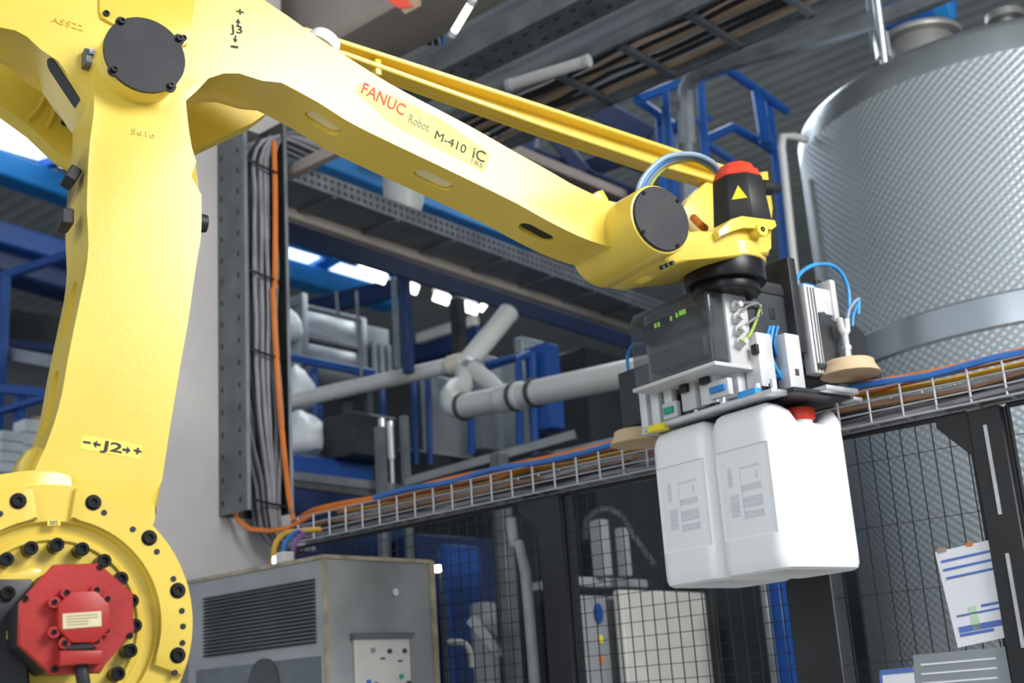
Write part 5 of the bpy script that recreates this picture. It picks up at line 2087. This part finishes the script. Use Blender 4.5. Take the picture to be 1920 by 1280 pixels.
# ------------------------------------------------------------------ behind the fence
sw = at(1082, 1115, 6.0)
se = empty('switch_cabinet', V((sw.x, sw.y, 0)), math.atan2(A.y, A.x))
tag(se, 'grey switch cabinet with a blue sign behind the fence', 'cabinet')
wsw = (go(sw, A, 1158) - sw).length
bm = nb()
boxb(bm, (0, 0, 0), (wsw, 0.08, sw.z))
bevel(bm, 0.008, 1)
obj('body', bm, GPANEL, se)


def onface(px, py):
    P_ = hit(px, py, B, sw)
    return V(((P_ - sw).dot(A), 0, P_.z))


bm = nb()
c = onface(1120, 1150)
cyl(bm, c, c - V((0, 0.012, 0)), 0.030, n=24)
for v in bm.verts:
    v.co.z = c.z + (v.co.z - c.z) * 1.6
obj('blue_sign', bm, DBLUE, se)
for x, y, mt_ in ((1124, 1198, YELP), (1126, 1236, CABO), (1092, 1236, YELP)):
    c = onface(x, y)
    bm = nb()
    box(bm, c - V((0, 0.006, 0)), (0.02, 0.012, 0.035))
    obj('warning_label', bm, mt_, se)
panel('white_enclosure', 1163, 1105, 1325, 1262, 6.08, WPANEL, 'off-white enclosure behind the fence under the left jerrycan', 'cabinet', 0.05, floor=True)
panel('pale_table', 1076, 1080, 1215, 1098, 6.0, GPANEL, 'pale table top behind the fence left of the jerrycan', 'table', 0.3)
vpost('machine_column', 1122, 975, 1080, 6.2, 0.07, GPANEL, 'left of two pale machine columns behind the fence', 'column')
vpost('machine_column', 1165, 990, 1080, 6.2, 0.05, GPANEL, 'right of two pale machine columns behind the fence', 'column')
bm = nb()
tube(bm, [at(1098, 1010, 6.2), at(1100, 975, 6.2), at(1130, 955, 6.2), at(1160, 965, 6.2), at(1190, 1010, 6.2), at(1225, 1060, 6.1)], 0.02, 8, 0.05)
tag(obj('machine_hose', bm, DGREY), 'dark hose looping over the two machine columns', 'hose')
vpost('blue_column', 1450, 1060, 1330, 6.2, 0.10, DBLUE, 'blue column behind the fence below the jerrycans', 'column')
vpost('grey_strip', 1428, 1060, 1330, 6.15, 0.03, GALV, 'grey strip beside the blue column behind the fence', 'strip')
panel('dark_machine', 1330, 1080, 1440, 1330, 6.6, DARKM, 'dark machine side behind the fence under the jerrycans', 'machine', 0.3, floor=True)
panel('dark_machine', 1000, 960, 1080, 1330, 6.6, DARKM, 'dark machine behind the first fence post', 'machine', 0.3, floor=True)
vpost('machine_column', 905, 1130, 1300, 6.6, 0.10, GPANEL, 'pale machine body behind the fence right of the cabinet', 'column')
tag(beam('machine_chute', at(885, 1160, 6.3), at(945, 1230, 6.2), 0.08, 0.05, GPANEL), 'slanting pale chute behind the fence right of the cabinet', 'chute')
panel('blue_cabinet', 840, 1020, 900, 1140, 7.4, DBLUE, 'blue machine panel behind the fence right of the cabinet', 'cabinet', 0.1, floor=True)
panel('navy_platform_wall', 780, 1000, 990, 1330, 7.8, NAVY, 'navy wall behind the fence right of the cabinet', 'platform', 0.2, floor=True)

# ------------------------------------------------------------------ left edge behind the lower arm
vpost('rack_upright', 6, 520, 2000, 9.0, 0.08, DBLUE, 'blue rack upright at the left edge', 'rack upright')
vpost('rack_upright', 38, 735, 2000, 8.6, 0.07, DBLUE, 'shorter blue rack upright left of the lower arm', 'rack upright')
for p0, p1, mt_, lb, h in (((-60, 540, 9.5), (150, 470, 9.3), DBLUE, 'thin blue tie bar left of the lower arm', 0.06), ((-60, 650, 9.0), (160, 690, 8.8), GALV, 'pale rail crossing behind the lower arm', 0.09), ((-60, 635, 9.2), (160, 660, 9.0), NAVY, 'navy rail above the pale rail at left', 0.06), ((-60, 722, 8.6), (140, 742, 8.4), DBLUE, 'blue rack beam above the pale stacks', 0.06), ((-60, 790, 8.6), (120, 735, 8.4), DBLUE, 'slanting blue rack brace at the left edge', 0.035)):
    q0, q1 = at(*p0), at(*p1)
    tag(beam('rack_rail', q0 + (q0 - q1) * 1.3, q1, 0.06, h, mt_), lb, 'rail')
for i, (x, y0, y1, w, d, mt_) in enumerate(((10, 812, 890, 0.16, 8.2, WBAG), (52, 790, 890, 0.15, 8.3, WBAG), (70, 782, 815, 0.07, 8.5, CARD))):
    p = at(x, y1, d)
    h = (goy(p, Z, y0) - p).length
    bm = nb()
    nlay = 4
    for k in range(nlay):
        box(bm, p + Z * (h * (k + 0.5) / nlay), (w, w, h / nlay * 0.94), A, B)
    bevel(bm, 0.006, 1)
    tag(obj('pallet_stack', bm, mt_), ('pale stack at the very left edge below the rack beam', 'taller pale stack beside the lower arm', 'small tan carton behind the taller pale stack')[i], 'stack')
panel('dark_machine', -400, 500, 140, 1000, 12.0, DARKM, 'dark machinery far behind the lower arm at left', 'machine', 0.5, floor=True)
panel('stack_platform', -300, 890, 130, 1000, 8.05, NAVY, 'navy platform carrying the pale stacks at left', 'platform', 0.6, floor=True)
